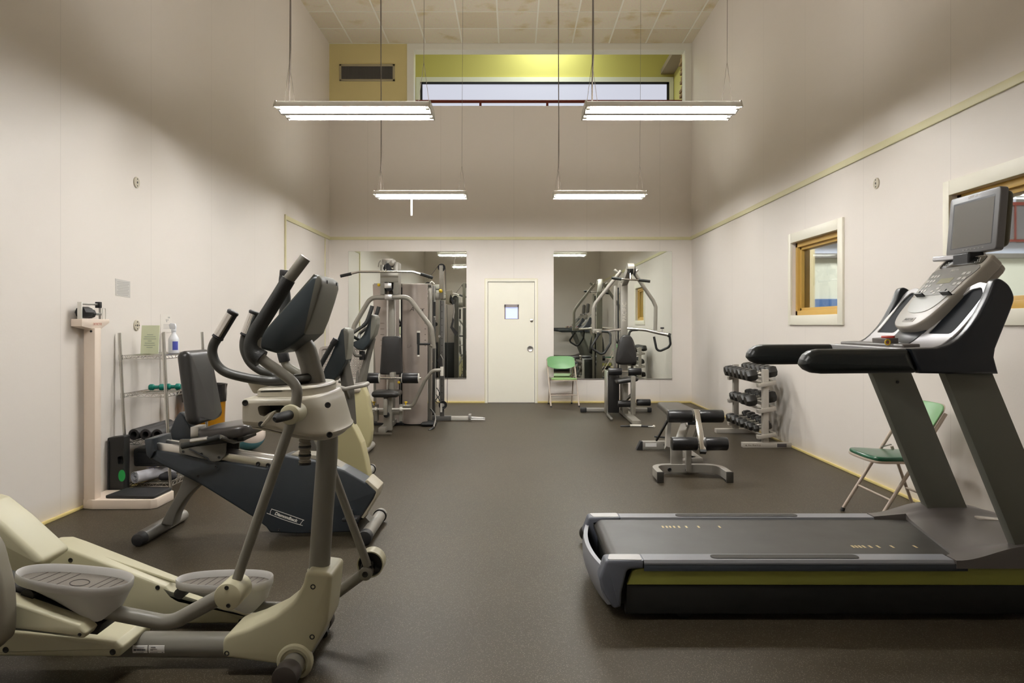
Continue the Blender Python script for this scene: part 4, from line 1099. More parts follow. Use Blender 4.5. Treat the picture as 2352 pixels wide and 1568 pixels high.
# pedals
def pedal(cx, cy, cz, tilt, L=.392, W=.192):
    ct, st = math.cos(tilt), math.sin(tilt)
    def q(u, v, w): return V((cx + u * ct + w * st, cy + v, cz - u * st + w * ct))
    n = 56
    def outl(k, f=0.):
        a = 2 * pi * k / n; c, s = math.cos(a), math.sin(a)
        u = (abs(c) ** .78) * (1 if c > 0 else -1) * (L / 2 - f); v = (abs(s) ** .85) * (1 if s > 0 else -1) * (W / 2 - f)
        return u, v * (1 + .12 * u / (L / 2))
    def dep(u):
        t = max(0, min(1, (u + .16) / .27)); t = t ** 1.5
        d = .034 + .085 * t
        if u > .135: d *= 1 - .45 * ((u - .135) / .06) ** 1.2 if u < .195 else .55
        return d
    R = []
    R.append([q(*outl(k, .011), -.026) for k in range(n)])
    R.append([q(*outl(k, .006), .004) for k in range(n)])
    R.append([q(*outl(k, .002), .008) for k in range(n)])
    R.append([q(*outl(k, 0), .004) for k in range(n)])
    R.append([q(*outl(k, .001), -.022) for k in range(n)])
    R.append([q(*outl(k, .004), -.026) for k in range(n)])
    low = []; low2 = []
    for k in range(n):
        u, v = outl(k, .008); low.append(q(u * .97, v * .84, -.03 - (dep(u) - .034) * .6)); low2.append(q(u * .93, v * .60, -.005 - dep(u)))
    R += [low, low2]
    b = MB(); b.rings(R); o = b.build('pedal', M_ped, el, ang=50)
    b = MB()
    m = [outl(k, .012) for k in range(n)]
    b.rings([[q(u, v, w) for u, v in m] for w in (-.027, -.018)]); tm = b.build('tread', M_pmat, o)
    b = MB()
    for u0 in (-.14, -.105, -.07, -.035, .075, .10, .13, .155):
        hw = W / 2 * .80 * (1 - (abs(u0) / (L / 2)) ** 4)
        b.beam(q(u0 - .012, -hw, -.0178), q(u0 + .012, hw, -.0178), .003, .0015)
    b.tube([q(.02 + .03 * math.cos(t), .03 * math.sin(t), -.018) for t in (k * 2 * pi / 24 for k in range(24))], .0022, 5, closed=True)
    b.build('tread_groove', mat('groove_dark', lin(58, 54, 50), .8), o)
    return o
pedal(-1.531, 2.505, .430, .115)
pedal(-1.195, 2.97, .258, .0)
for cx, cy, cz in ((-1.66, 2.50, .385), (-1.36, 2.97, .215)):
    MB().cyl((cx, cy - .05, cz), (cx, cy + .05, cz), .022, n=16).build('pedal_roller', M_hole, el)
# rear housing, ramps and drive covers
M_crd = M_crm
o = XZ([(-90, 1505), (-90, 1440), (60, 1452), (200, 1464), (268, 1472), (284, 1484), (277, 1507)], 2.62)
MB().prism(fillet(o, .012, 3, True), 2.61, 2.84, .014, 4).build('rear_housing', M_crd, el)
bolts(e3([(13, 1492), (259, 1497)], 2.61), M_hole, el, .009)
o = XZ([(-90, 1340), (39, 1384), (184, 1434), (202, 1452), (192, 1466), (39, 1447), (-90, 1440)], 2.40)
MB().prism(fillet(o, .008, 3, True), 2.395, 2.465, .010, 3).build('ramp_cover', M_crd, el)
bolts(e3([(183, 1457)], 2.395), M_hole, el, .005)
o = XZ([(-60, 1330), (60, 1362), (235, 1432), (222, 1458), (40, 1440)], 2.47)
MB().prism(o, 2.47, 2.60, .004, 2).build('ramp_track', M_under, el)
o = XZ([(80, 1262), (100, 1252), (128, 1251), (160, 1262), (379, 1347), (395, 1366), (412, 1376), (470, 1380), (572, 1410), (578, 1416), (566, 1433), (100, 1433), (60, 1330)], 3.08)
MB().prism(fillet(o, [.02, .03, .03, .04, .01, .03, .03, .03, .02, .01, .01, 0, 0], 4, True), 3.08, 3.21, .012, 4).build('far_ramp_cover', M_crd, el)
o = XZ([(96, 1258), (128, 1246), (158, 1256), (405, 1340)], 3.13)
MB().tube([V((a, 3.135, c + .004)) for a, c in o], .006, 8, flat=1).build('ramp_seam', M_crd, el)
bolts(e3([(162, 1286), (362, 1349), (553, 1426)], 3.08), M_hole, el, .008)
o = XZ([(-240, 1100), (-40, 1160), (14, 1202), (108, 1288), (60, 1320), (30, 1420), (-240, 1420)], 2.74)
MB().prism(fillet(o, [.02, .03, .05, .02, .03, 0, 0], 4, True), 2.72, 2.90, .02, 4).build('drive_tower', M_crd, el)
o = XZ([(38, 1350), (39, 1440), (23, 1467), (-20, 1492), (-160, 1500), (-290, 1420), (-320, 1250), (-220, 1130), (-90, 1130), (0, 1224), (24, 1288)], 2.35)
MB().prism(spline(o, 3, True), 2.28, 2.36, .022, 5).build('crank_cover', M_taup, el, ang=60)
MB().cyl((-2.12, 2.34, .42), (-2.12, 2.75, .42), .03, n=16).build('crank_axle', M_mg, el)
# serial labels
for x0, x1, y0, y1, bars in ((304, 338, 1480, 1497, 1), (341, 377, 1477, 1497, 0)):
    a, c = P(x0, y0, 2.722), P(x1, y1, 2.722)
    b = MB(); n = 5
    def cyp(x, t): return V((x, 2.77 - .0478 * math.cos(t), .0795 + .0478 * math.sin(t)))
    t0, t1 = -.32, .30
    b.rings([[cyp(x, t0 + (t1 - t0) * k / n) for k in range(n + 1)] + [cyp(x, t0 + (t1 - t0) * k / n) + V((0, .002, 0)) for k in range(n, -1, -1)] for x in (a.x, c.x)])
    lb = b.build('serial_label', M_lab, el)
    b = MB()
    if bars:
        k = 0; x = a.x + .006
        random.seed(5)
        while x < c.x - .006:
            w_ = random.choice((.0008, .0014)); b.box((x, 2.77 - .0484, .0325 + .045), (w_, .001, .007)); x += w_ + .0011
        b.box(((a.x + c.x) / 2, 2.77 - .0484, .0325 + .036), (.03, .001, .001)).box(((a.x + c.x) / 2, 2.77 - .0484, .0325 + .054), (.035, .001, .001))
    else:
        b.box((a.x + .018, 2.77 - .0484, .0325 + .055), (.018, .001, .0022)).box((a.x + .02, 2.77 - .0484, .0325 + .048), (.026, .001, .0008)).box((a.x + .012, 2.77 - .0484, .0325 + .044), (.01, .001, .0015)).box((a.x + .02, 2.77 - .0484, .0325 + .036), (.03, .001, .0012)).box((c.x - .006, 2.77 - .0484, .0325 + .036), (.006, .001, .002))
    b.build('label_print', M_ink, lb)
# ================================================================== recumbent bike (dark, with lettering)
M_nv = mat('blue_black_body', lin(42, 47, 52), .4)
M_alu = mat('aluminium_rail', (.72, .70, .67), .28, metal=1.)
M_vin = mat('black_vinyl', (.020, .019, .018), .34, bump=.15, bscale=250)
M_vin2 = mat('brown_black_vinyl', (.036, .032, .029), .3)
M_legg = mat('warm_grey_steel', lin(96, 93, 86), .42)
M_footg = mat('foot_tube_grey', lin(150, 146, 138), .4)
M_wprint = mat('white_print', lin(232, 230, 222), .5)
rb = thing('recumbent_bike', (-1.4, 4.53, 0), 'dark recumbent exercise bike with white lettering behind the elliptical trainer', 'exercise bike')
o = XZ([(340, 1034), (353, 1033), (612, 1075), (635, 1054), (655, 1046), (735, 1060), (790, 1080), (842, 1110), (864, 1130), (857, 1146), (828, 1190), (810, 1222), (683, 1226), (620, 1223), (610, 1210), (581, 1188), (459, 1112), (340, 1052)], 4.42)
MB().prism(fillet(o, .012, 3, True), 4.42, 4.60, .012, 3).build('body_shell', M_nv, rb, ang=50)
o = XZ([(836, 1106), (843, 1102), (868, 1124), (862, 1146), (834, 1192), (826, 1190), (855, 1144), (861, 1131)], 4.42)
MB().prism(fillet(o, .008, 3, True), 4.43, 4.62, .006, 2).build('nose_trim', mat('nose_cream', lin(176, 168, 148), .4), rb)
o = XZ([(652, 1052), (670, 1043), (735, 1046), (760, 1062), (790, 1078), (735, 1066), (690, 1058)], 4.45)
MB().prism(o, 4.46, 4.60, .006, 2).build('top_tray', M_taup, rb)
MB().prism(fillet(XZ([(332, 1008), (352, 1006), (356, 1036), (345, 1054), (337, 1045)], 4.40), .006, 3, True), 4.395, 4.63, .006, 2).build('rail_end_bracket', M_nv, rb)
a0, a1 = P(350, 1022, 4.47), P(628, 1062, 4.47)
for yy in (4.45, 4.57): MB().beam((a0.x, yy, a0.z), (a1.x, yy, a1.z), .03, .052, r=.004).build('seat_rail', M_alu, rb)
MB().beam((a0.x, 4.51, a0.z - .012), (a1.x, 4.51, a1.z - .012), .10, .02).build('rail_web', M_alu, rb)
bolts([V(P(593, 1065, 4.435)), V(P(616, 1068, 4.435))], M_hole, rb, .011, dep=.006)
bolts(e3([(496, 1072), (455, 1093), (640, 1216), (712, 1218)], 4.42), M_hole, rb, .006)
# seat carriage
o = XZ([(412, 1008), (520, 1008), (518, 1045), (505, 1058), (492, 1060), (478, 1056), (412, 1040)], 4.40)
MB().prism(fillet(o, .015, 3, True), 4.395, 4.41, .003, 2).build('seat_carriage', M_legg, rb)
MB().prism([(a, c) for a, c in fillet(o, .015, 3, True)], 4.61, 4.625).build('seat_carriage', M_legg, rb)
MB().tube(e3([(435, 1030), (476, 1052), (480, 1058)], 4.385), .005, 8).build('adjusting_lever', M_rubber, rb)
bolts(e3([(421, 1037), (463, 1042), (503, 1050)], 4.395), M_hole, rb, .007)
o = XZ([(420, 940), (445, 985), (450, 1010), (400, 1008), (398, 985), (408, 960)], 4.5)
MB().prism(fillet(o, .02, 3, True), 4.46, 4.56, .008, 2).build('back_support', M_nv, rb)
MB().box(P(456, 990, 4.50), (.05, .12, .07), None, .004).build('back_bracket', M_steel, rb)
# back rest: slightly reclined, wider at its foot
B0, B1 = V((-1.93, 4.50, .700)), V((-1.995, 4.48, 1.150))
up = (B1 - B0).normalized(); yy = V((0, 1, 0)); L = (B1 - B0).length
o = fillet([(-.205, 0), (.205, 0), (.175, L), (-.17, L)], [.06, .06, .045, .045], 6, True)
MB().pad(B0, yy, up, 0, 0, .085, .05, .30, 6, outl=o).build('backrest', M_vin, rb, ang=60)
# seat cushion
S0 = P(535, 1004, 4.5); su = V((.98, 0, .12)).normalized()
o = spline([(-.17, -.10), (-.13, -.17), (.02, -.215), (.13, -.20), (.17, -.13), (.175, 0), (.17, .13), (.13, .20), (.02, .215), (-.13, .17), (-.17, .10)], 3, True)
MB().pad(V((-1.755, 4.50, .655)), su, yy, 0, 0, .075, .03, .25, 5, outl=o).build('seat', M_vin2, rb, ang=60)
MB().box((-1.80, 4.50, .60), (.30, .22, .04), (V((0, 1, 0)), -.12), .006).build('seat_pan', M_rubber, rb)
for s, Yh in ((1, 4.235), (-1, 4.80)):
    q = [P(418, 1024, Yh), P(455, 1017, Yh), P(505, 1003, Yh)] if s > 0 else [V((P(418, 1024, 4.235).x, Yh, P(418, 1024, 4.235).z)), V((P(455, 1017, 4.235).x, Yh, P(455, 1017, 4.235).z)), V((P(505, 1003, 4.235).x, Yh, P(505, 1003, 4.235).z))]
    MB().tube(q, [.019, .018, .017], 16).build('side_handle', M_foam, rb)
    MB().tube([q[1] + V((-.04, -.004 * s, .010)), q[1] + V((.06, -.004 * s, .026))], .0155, 14).build('handle_sensor', M_steel, rb)
    MB().tube([q[-1], V((q[-1].x + .03, (q[-1].y + 4.5) / 2 + .0, q[-1].z - .05)), V((q[-1].x + .03, 4.5, q[-1].z - .06))], .014, 10, fil=.03).build('handle_stem', M_legg, rb)
# curved rear leg and the two foot tubes
oc = spline([(420, 1090), (410, 1120), (395, 1150), (378, 1180), (366, 1205)], 4); ic = spline([(393, 1210), (402, 1180), (420, 1150), (442, 1126), (466, 1110)], 4)
MB().prism(XZ(oc + ic, 4.44), 4.455, 4.565, .006, 2).build('rear_leg', M_legg, rb, ang=50)
MB().tube([V((-2.215, 4.30, .040)), V((-2.205, 4.78, .040))], .036, 20).build('rear_foot_tube', M_footg, rb)
MB().tube([V((-2.215, 4.28, .042)), V((-2.209, 4.56, .046))], .041, 20).build('foot_cover', M_legg, rb)
MB().cyl((-2.217, 4.225, .040), (-2.215, 4.29, .041), .038, .041, 20, bev=.010).build('foot_cap', M_rubber, rb)
MB().cyl((-2.205, 4.77, .04), (-2.205, 4.80, .04), .037, n=20, bev=.008).build('foot_cap', M_footg, rb)
MB().cyl((-.885, 4.30, .045), (-.885, 4.74, .045), .038, n=20).build('front_foot_tube', M_footg, rb)
MB().cyl((-.885, 4.245, .046), (-.885, 4.31, .046), .043, n=22, bev=.006).build('foot_cap', M_rubber, rb)
MB().cyl((-.885, 4.735, .046), (-.885, 4.75, .046), .045, n=22, bev=.003).build('foot_band', M_rubber, rb)
MB().cyl((-.885, 4.75, .046), (-.885, 4.79, .046), .043, n=22, bev=.006).build('foot_wheel', M_footg, rb)
MB().prism(XZ([(808, 1200), (842, 1185), (866, 1208), (862, 1222), (812, 1226)], 4.5), 4.47, 4.58, .004, 2).build('front_foot_bracket', M_legg, rb)
MB().box(P(806, 1180, 4.40), (.02, .03, .05), None, .004).build('crank', M_steel, rb)
MB().box(P(806, 1190, 4.33) , (.09, .09, .02), None, .006).build('pedal', M_rubber, rb)
# lettering band
yl = 4.4185
A_, B_ = P(612, 1171, yl), P(704, 1203, yl)
dx = (B_ - A_).normalized(); uz = V((-dx.z, 0, dx.x)) if dx.x > 0 else V((0, 0, 1)); Lb = (B_ - A_).length
def lp(u, w, t=0): return A_ + dx * u + uz * w + V((0, -t, 0))
b = MB()
def strip(pts, w):
    for (u0, w0), (u1, w1) in zip(pts, pts[1:]): b.beam(lp(u0, w0, .0008), lp(u1, w1, .0008), .0015, w, up=uz)
n = 10
strip([(Lb * (.10 + .82 * k / n), .017 + .001 * math.sin(pi * k / n)) for k in range(n + 1)], .0032)
strip([(Lb * (.03 + .90 * k / n), -.0165 - .004 * math.sin(pi * k / n) + .010 * (1 - k / n) * 0) for k in range(n + 1)], .0028)
strip([(Lb * .115, .017), (Lb * .10, .002), (Lb * .115, -.017)], .0028)
strip([(Lb * .90, .017), (Lb * .87, -.005), (Lb * .86, -.017)], .0028)
b.build('lettering_band', M_wprint, rb)
text_obj('lettering', 'Diamondback', .0265, frameM(lp(Lb * .49, -.0015, .0010), dx, uz), M_wprint, rb, font_shear=.15, bold=.0009, spacing=.98)

# ================================================================== two cream machines behind it
M_crh = mat('khaki_cream_housing', lin(184, 176, 136), .42)
M_crl = mat('cream_housing_edge', lin(206, 200, 166), .42)
def cross_bike(name, root, label, Yn, hous, post, cons, back, grips, loop, foot, postw):
    """machine traced side-on at its near plane Yn; parts are built to their real width"""
    t = thing(name, root, label, 'exercise bike')
    hc = fillet(XZ(hous, Yn), .03, 4, True)
    MB().prism(hc, Yn, Yn + .17, .022, 4).build('front_housing', M_crh, t, ang=50)
    return t
# nearer one
c1 = thing('exercise_bike', (-1.5, 6.0, 0), 'cream exercise bike with dark console, just behind the dark recumbent bike', 'exercise bike')
Y = 5.85
o = XZ([(735, 1095), (750, 1040), (775, 968), (802, 967), (817, 990), (830, 1018), (840, 1060), (846, 1095), (846, 1112), (735, 1112)], Y)
MB().prism(fillet(o, .02, 4, True), Y, Y + .16, .012, 4).build('front_housing', M_crh, c1, ang=50)
bolts(e3([(828, 1100)], Y), M_hole, c1, .008)
p_ = [P(788, 815, 5.95), P(798, 880, 5.95), P(803, 975, 5.95)]
MB().tube(p_, [.045, .058, .062], 4, flat=.5, up=(0, 1, 0)).build('console_post', M_legg, c1, bevel=.008)
o = XZ([(784, 756), (778, 772), (762, 812), (745, 848), (740, 862), (747, 871), (765, 876), (778, 862), (792, 836), (796, 826), (800, 800), (802, 765), (799, 755), (791, 752)], 5.85)
two_tone_shell(o, (9, 13), 5.84, 6.05, .10, c1)
for Yg, dx_ in ((5.80, 0), (6.16, .0)):
    g = [P(772, 780, 5.8), P(763, 792, 5.8), P(745, 823, 5.8), P(732, 848, 5.8), P(724, 872, 5.8)]
    g = [V((q.x, Yg, q.z)) for q in g]
    MB().tube(spline(g, 4), .020, 14).build('upper_grip', M_foam, c1)
    MB().cyl(g[0] + V((.0, 0, .008)), g[1], .024, n=14, bev=.004).build('grip_collar', M_rubber, c1)
lo = [V((P(735, 864, 5.85).x, 5.82, P(735, 872, 5.82).z)), P(755, 882, 5.82), P(793, 893, 5.82), P(829, 886, 5.86)]
zf = lo[-1].z
lo2 = lo + [V((lo[-1].x + .012, 5.93, zf)), V((lo[-1].x + .012, 6.07, zf)), V((lo[-1].x, 6.13, zf)), V((lo[2].x, 6.16, lo[2].z)), V((lo[1].x, 6.16, lo[1].z))]
MB().tube(fillet(lo2, .03, 5), .0165, 14).build('loop_handle', M_footg, c1)
MB().tube([lo2[0], lo2[1]], .021, 14).build('loop_grip', M_rubber, c1)
MB().beam(V((lo[2].x, 5.83, lo[2].z)), V((P(803, 905, 5.95).x, 5.93, P(803, 912, 5.95).z)), .02, .03).build('loop_bracket', M_legg, c1)
MB().cyl((-1.255, 5.68, .042), (-1.255, 6.30, .042), .038, n=20).build('front_foot_tube', M_footg, c1)
MB().cyl((-1.255, 6.29, .042), (-1.255, 6.31, .042), .046, n=22, bev=.004).build('foot_band', M_rubber, c1)
MB().cyl((-1.255, 6.31, .042), (-1.255, 6.35, .042), .040, n=22, bev=.006).build('foot_cap', M_footg, c1)
MB().bx(-1.92, -1.45, 5.88, 6.02, .05, .12, .01).build('lower_frame', M_crh, c1)
MB().cyl((-1.88, 5.70, .04), (-1.88, 6.26, .04), .036, n=18).build('rear_foot_tube', M_footg, c1)
MB().beam((-1.60, 5.95, .08), (-1.72, 5.95, .48), .07, .06, up=(0, 1, 0), r=.01).build('seat_post', M_legg, c1)
MB().pad((-1.74, 5.95, .50), (1, 0, 0), (0, 1, 0), .26, .34, .08, .07, .3).build('seat', M_vin, c1, ang=60)

# farther one, with the woven seat back
c2 = thing('exercise_bike', (-1.7, 7.3, 0), 'cream exercise bike with a woven grey seat back beside the silver gym', 'exercise bike')
Y = 7.25
o = XZ([(800, 1045), (800, 905), (806, 893), (822, 880), (834, 886), (844, 910), (852, 960), (853, 990), (850, 1015), (843, 1032), (838, 1047)], Y)
MB().prism(fillet(o, .03, 4, True), Y, Y + .15, .02, 4).build('front_housing', M_crh, c2, ang=50)
MB().tube([P(858, 775, 7.33), P(842, 830, 7.33), P(828, 893, 7.33)], [.030, .040, .052], 4, flat=.55, up=(0, 1, 0)).build('console_post', M_legg, c2, bevel=.008)
o = XZ([(850, 727), (845, 745), (836, 768), (824, 782), (812, 786), (811, 794), (820, 802), (833, 805), (846, 792), (852, 780), (860, 768), (865, 748), (866, 730), (862, 723), (855, 722)], 7.22)
two_tone_shell(o, (9, 14), 7.20, 7.40, .10, c2)
for Yg in (7.15, 7.50):
    g = [P(855, 702, 7.15), P(851, 716, 7.15), P(843, 738, 7.15), P(834, 749, 7.15), P(820, 758, 7.15), P(808, 769, 7.15)]
    g = [V((q.x, Yg, q.z)) for q in g]
    MB().tube(spline(g[:4], 4), .020, 14).build('upper_grip', M_foam, c2)
    MB().tube(spline(g[3:] + [V((g[-1].x + .03, 7.32, g[-1].z - .05))], 4), .0165, 14).build('grip_stem', M_hg, c2)
MB().tube(fillet([P(808, 795, 7.2), P(815, 817, 7.2), P(830, 817, 7.28)], .04, 5), .014, 12).build('loop_handle', M_legg, c2)
MB().box(P(832, 816, 7.3), (.05, .06, .09), None, .006).build('post_clamp', M_rubber, c2)
MB().cyl((-1.50, 7.0, .04), (-1.50, 7.6, .04), .036, n=18).build('front_foot_tube', M_footg, c2)
MB().cyl((-2.0, 7.0, .04), (-2.0, 7.6, .04), .036, n=18).build('rear_foot_tube', M_footg, c2)
MB().bx(-2.05, -1.52, 7.26, 7.38, .08, .16, .01).build('lower_frame', M_crh, c2)
# lattice seat back: frame plus a woven grid
M_lat = mat('woven_grey_plastic', lin(158, 150, 142), .6)
x0, x1 = P(734, 0, 7.6).x, P(835, 0, 7.6).x; z0, z1 = P(0, 866, 7.6).z, P(0, 795, 7.6).z
fr = rrect(x1 - x0, z1 - z0, .05, 5); fi = rrect(x1 - x0 - .05, z1 - z0 - .05, .035, 5)
mx_, mz_ = (x0 + x1) / 2, (z0 + z1) / 2
b = MB(); b.ring_prism([(a + mx_, c + mz_) for a, c in fr], [(a + mx_, c + mz_) for a, c in fi], 7.58, 7.61)
k = x0 + .025
while k < x1 - .02: b.bx(k, k + .016, 7.590, 7.598, z0 + .02, z1 - .02); k += .026
k = z0 + .025
while k < z1 - .02: b.bx(x0 + .02, x1 - .02, 7.594, 7.602, k, k + .016); k += .026
b.build('seat_back', M_lat, c2)
MB().pad((mx_ + .05, 7.4, z0 - .10), (1, 0, 0), (0, 1, 0), x1 - x0, .36, .07, .06, .2).build('seat', mat('pale_seat', lin(190, 182, 170), .5), c2, ang=60)
MB().tube([(x0 + .06, 7.62, z0 + .1), (x0 + .06, 7.5, z0 - .15), (x1 - .06, 7.5, z0 - .15), (x1 - .06, 7.62, z0 + .1)], .014, 10, fil=.05).build('seat_frame', M_legg, c2)
MB().bx(mx_ - .04, mx_ + .04, 7.3, 7.4, .15, z0 - .14, .01).build('seat_post', M_legg, c2)
# ================================================================== left wall: scale, wire rack and what is on it
M_scw = mat('scale_enamel', lin(232, 216, 200), .38)
sc_ = thing('physician_scale', (-2.8, 5.3, 0), 'cream upright beam scale with a black platform by the left wall', 'scale')
o = fillet([(-3.066, 5.11), (-2.985, 5.088), (-2.575, 5.095), (-2.545, 5.13), (-2.545, 5.38), (-2.58, 5.405), (-3.066, 5.405)], .012, 3, True)
MB().prism(o, .0, .067, .006, 2, lambda a, b, t: V((a, b, t))).build('base', M_scw, sc_)
o = fillet([(-2.925, 5.135), (-2.565, 5.115), (-2.562, 5.395), (-2.90, 5.395)], .02, 3, True)
MB().prism(o, .067, .088, .005, 2, lambda a, b, t: V((a, b, t))).build('platform', M_rubber, sc_)
MB().bx(-3.054, -2.974, 5.10, 5.178, .05, 1.285, .004).build('column', M_scw, sc_)
b = MB()
b.prism(fillet([(4.975, 1.349), (5.315, 1.349), (5.315, 1.322), (5.20, 1.275), (5.12, 1.275), (4.975, 1.297)], .006, 2, True), -3.068, -2.99, .004, 2, lambda a, c, t: V((t, a, c)))
b.build('beam_housing', M_scw, sc_)
text_obj('housing_lettering', 'DETECTO', .024, frameM((-2.9893, 5.16, 1.312), (0, 1, 0), (0, 0, 1)), mat('faded_red_print', lin(206, 130, 110), .5), sc_)
MB().bx(-3.03, -3.0, 4.985, 5.000, 1.349, 1.468, .003).build('left_standard', M_hood, sc_)
MB().bx(-3.026, -3.010, 4.99, 5.245, 1.448, 1.462, .002).build('upper_beam', M_steel, sc_)
MB().bx(-3.026, -3.010, 5.0, 5.25, 1.376, 1.394, .002).build('lower_beam', M_steel, sc_)
MB().cyl((-3.018, 5.0, 1.395), (-3.018, 5.10, 1.395), .040, n=8, bev=.004).build('large_poise', M_rubber, sc_)
MB().cyl((-3.018, 5.09, 1.388), (-3.018, 5.14, 1.388), .034, n=8, bev=.004).build('large_poise', M_rubber, sc_)
MB().bx(-3.035, -3.0, 5.205, 5.235, 1.43, 1.474, .003).build('small_poise', M_rubber, sc_)
MB().bx(-3.025, -3.01, 5.235, 5.24, 1.35, 1.46).build('pointer', M_steel, sc_)
MB().tube([(-3.018, 5.275, 1.345), (-3.018, 5.275, 1.43), (-3.018, 5.31, 1.43), (-3.018, 5.31, 1.345)], .004, 6, fil=.006).build('trig_loop', M_hood, sc_)
MB().lathe([(0, 0), (.008, 0), (.008, .004), (0, .005)], (-3.0, 5.10, 1.262), (0, -1, 0), 10).build('screw', M_rubber, sc_)

# wire rack, leaning a little towards the wall
wr = thing('wire_rack', (-2.8, 5.9, 0), 'chrome four shelf wire rack leaning against the left wall', 'shelf unit')
M_wire2 = mat('chrome_wire', (.62, .61, .58), .25, metal=1.)
def rk(u, v, z): return V((-2.985 + .335 * u - .062 * z / 1.24, 5.55 + .70 * v, z))
for u, v in ((0, 0), (1, 0), (0, 1), (1, 1)):
    MB().tube([rk(u, v, .03), rk(u, v, 1.245)], .0115, 12).build('post', M_wire2, wr)
    MB().sphere(rk(u, v, .018), .018, 10).build('post_foot', M_rubber, wr)
SH = (.085, .41, .775, 1.07)
for z in SH:
    b = MB(); w = .0028
    for v0 in (0, 1):
        for dz in (0, -.026): b.tube([rk(0, v0, z + dz), rk(1, v0, z + dz)], w, 6)
        n = 14
        for k in range(n): b.tube([rk(k / n, v0, z - .026 * (k % 2)), rk((k + 1) / n, v0, z - .026 * ((k + 1) % 2))], .0018, 5)
    for u0 in (0, 1):
        for dz in (0, -.026): b.tube([rk(u0, 0, z + dz), rk(u0, 1, z + dz)], w, 6)
        n = 24
        for k in range(n): b.tube([rk(u0, k / n, z - .026 * (k % 2)), rk(u0, (k + 1) / n, z - .026 * ((k + 1) % 2))], .0018, 5)
    for k in range(1, 14): b.tube([rk(k / 14, 0, z), rk(k / 14, 1, z)], .0018, 5)
    for v0 in (.33, .66): b.tube([rk(0, v0, z - .004), rk(1, v0, z - .004)], .0024, 5)
    b.build('wire_shelf', M_wire2, wr)
    for u, v in ((0, 0), (1, 0), (0, 1), (1, 1)):
        MB().tube([rk(u, v, z - .034), rk(u, v, z + .006)], .0145, 12).build('shelf_collar', M_wire2, wr)
# things on the top shelf
pz = 1.073
t = thing('notice_card', rk(.6, .35, pz), 'pale green printed card standing on the top wire shelf', 'sign')
o0 = P(342, 0, 5.78)
MB().box((o0.x, 5.80, pz + .115), (.145, .004, .23), (V((1, 0, 0)), -.10)).build('card', mat('pale_green_paper', lin(228, 234, 200), .7), t)
b = MB()
for k, w_ in enumerate((.05, .09, .10, .03, .08, .09, .05)): b.box((o0.x, 5.7965 + (k * .017 - .03) * -.10, pz + .155 - k * .017), (w_, .001, .0045), (V((1, 0, 0)), -.10))
b.build('print', mat('faded_grey_print', lin(168, 178, 158), .7), t)
MB().box((o0.x - .03, 5.85, pz + .105), (.06, .004, .21), (V((1, 0, 0)), .22)).build('stand', mat('kraft_card', lin(205, 186, 160), .8), t)
t = thing('spray_bottle', rk(.85, .45, pz), 'white spray bottle with a blue label on the top wire shelf', 'bottle')
bx_, by_ = P(399, 0, 5.86).x, 5.86
M_hdpe = mat('white_bottle', lin(226, 228, 232), .4)
MB().lathe([(0, 0), (.036, 0), (.041, .006), (.041, .11), (.038, .125), (.022, .155), (.017, .165), (.017, .18), (0, .18)], (bx_, by_, pz), (0, 0, 1), 24).build('bottle', M_hdpe, t)
MB().cyl((bx_, by_, pz + .178), (bx_, by_, pz + .20), .019, n=18, bev=.002).build('cap', M_hdpe, t)
b = MB(); b.prism(fillet([(-.028, .20), (.018, .20), (.020, .222), (.012, .244), (-.022, .248), (-.036, .236), (-.034, .226)], .004, 2, True), -.011, .011, .003, 2, lambda a, c, tt: V((bx_ + a, by_ + tt, pz + c)))
b.build('trigger_head', M_hdpe, t)
R = []
for zz in (.03, .10): R.append([V((bx_ + .0416 * math.cos(a), by_ + .0416 * math.sin(a), pz + zz)) for a in [-1.35 + .12 * k for k in range(10)]] + [V((bx_ + .040 * math.cos(a), by_ + .040 * math.sin(a), pz + zz)) for a in [-1.35 + .12 * k for k in range(9, -1, -1)]])
MB().rings(R).build('label', mat('blue_label', lin(76, 84, 170), .5), t)
# dumbbells on the second shelf
M_teal = mat('teal_vinyl', lin(8, 118, 104), .35)
def db_small(x, y, z, ang, label, name='hand_weight', L=.11, r=.026, m=M_teal):
    t = thing(name, (x, y, z), label, 'dumbbell', 'teal hand weights')
    d = V((math.cos(ang), math.sin(ang), 0)); c = V((x, y, z + r))
    for s, nm in ((-1, 'head'), (1, 'head')):
        MB().lathe([(0, -.022), (r * .7, -.022), (r, -.012), (r, .012), (r * .6, .022), (0, .024)], c + d * s * L * .34, d * -s, 20).build(nm, m, t)
    MB().cyl(c - d * L * .28, c + d * L * .28, r * .55, n=14).build('handle', m, t)
    return t
db_small(P(360, 0, 5.8).x, 5.80, .778, .15, 'teal hand weight on the second wire shelf, left of its twin')
db_small(P(391, 0, 5.8).x, 5.85, .778, .1, 'teal hand weight on the second wire shelf, partly behind the front post')
# foam rollers on the third shelf
for i, (u, lab) in enumerate(((.15, 'black foam roller on the third wire shelf, nearest the wall'), (.42, 'black foam roller on the third wire shelf, in the middle'), (.69, 'black foam roller on the third wire shelf, beside the right post'))):
    a = rk(u + .03, .03, .41 + .047); c = rk(u + .03, .85, .41 + .047)
    t = thing('foam_roller', (a.x, a.y, .41), lab, 'foam roller', 'foam rollers on the third shelf')
    q = rrect(1, 1, .1)
    b = MB(); n = 26
    ring = lambda p, r: [p + V((r * math.cos(2 * pi * k / n), 0, r * math.sin(2 * pi * k / n))) for k in range(n)]
    b.rings([ring(a, .024), ring(a, .040), ring(a + V((0, .004, 0)), .0435), ring(c, .0435), ring(c, .024)], closed=True)
    b.build('foam', mat('charcoal_foam', lin(42, 40, 40), .6, bump=.2), t)
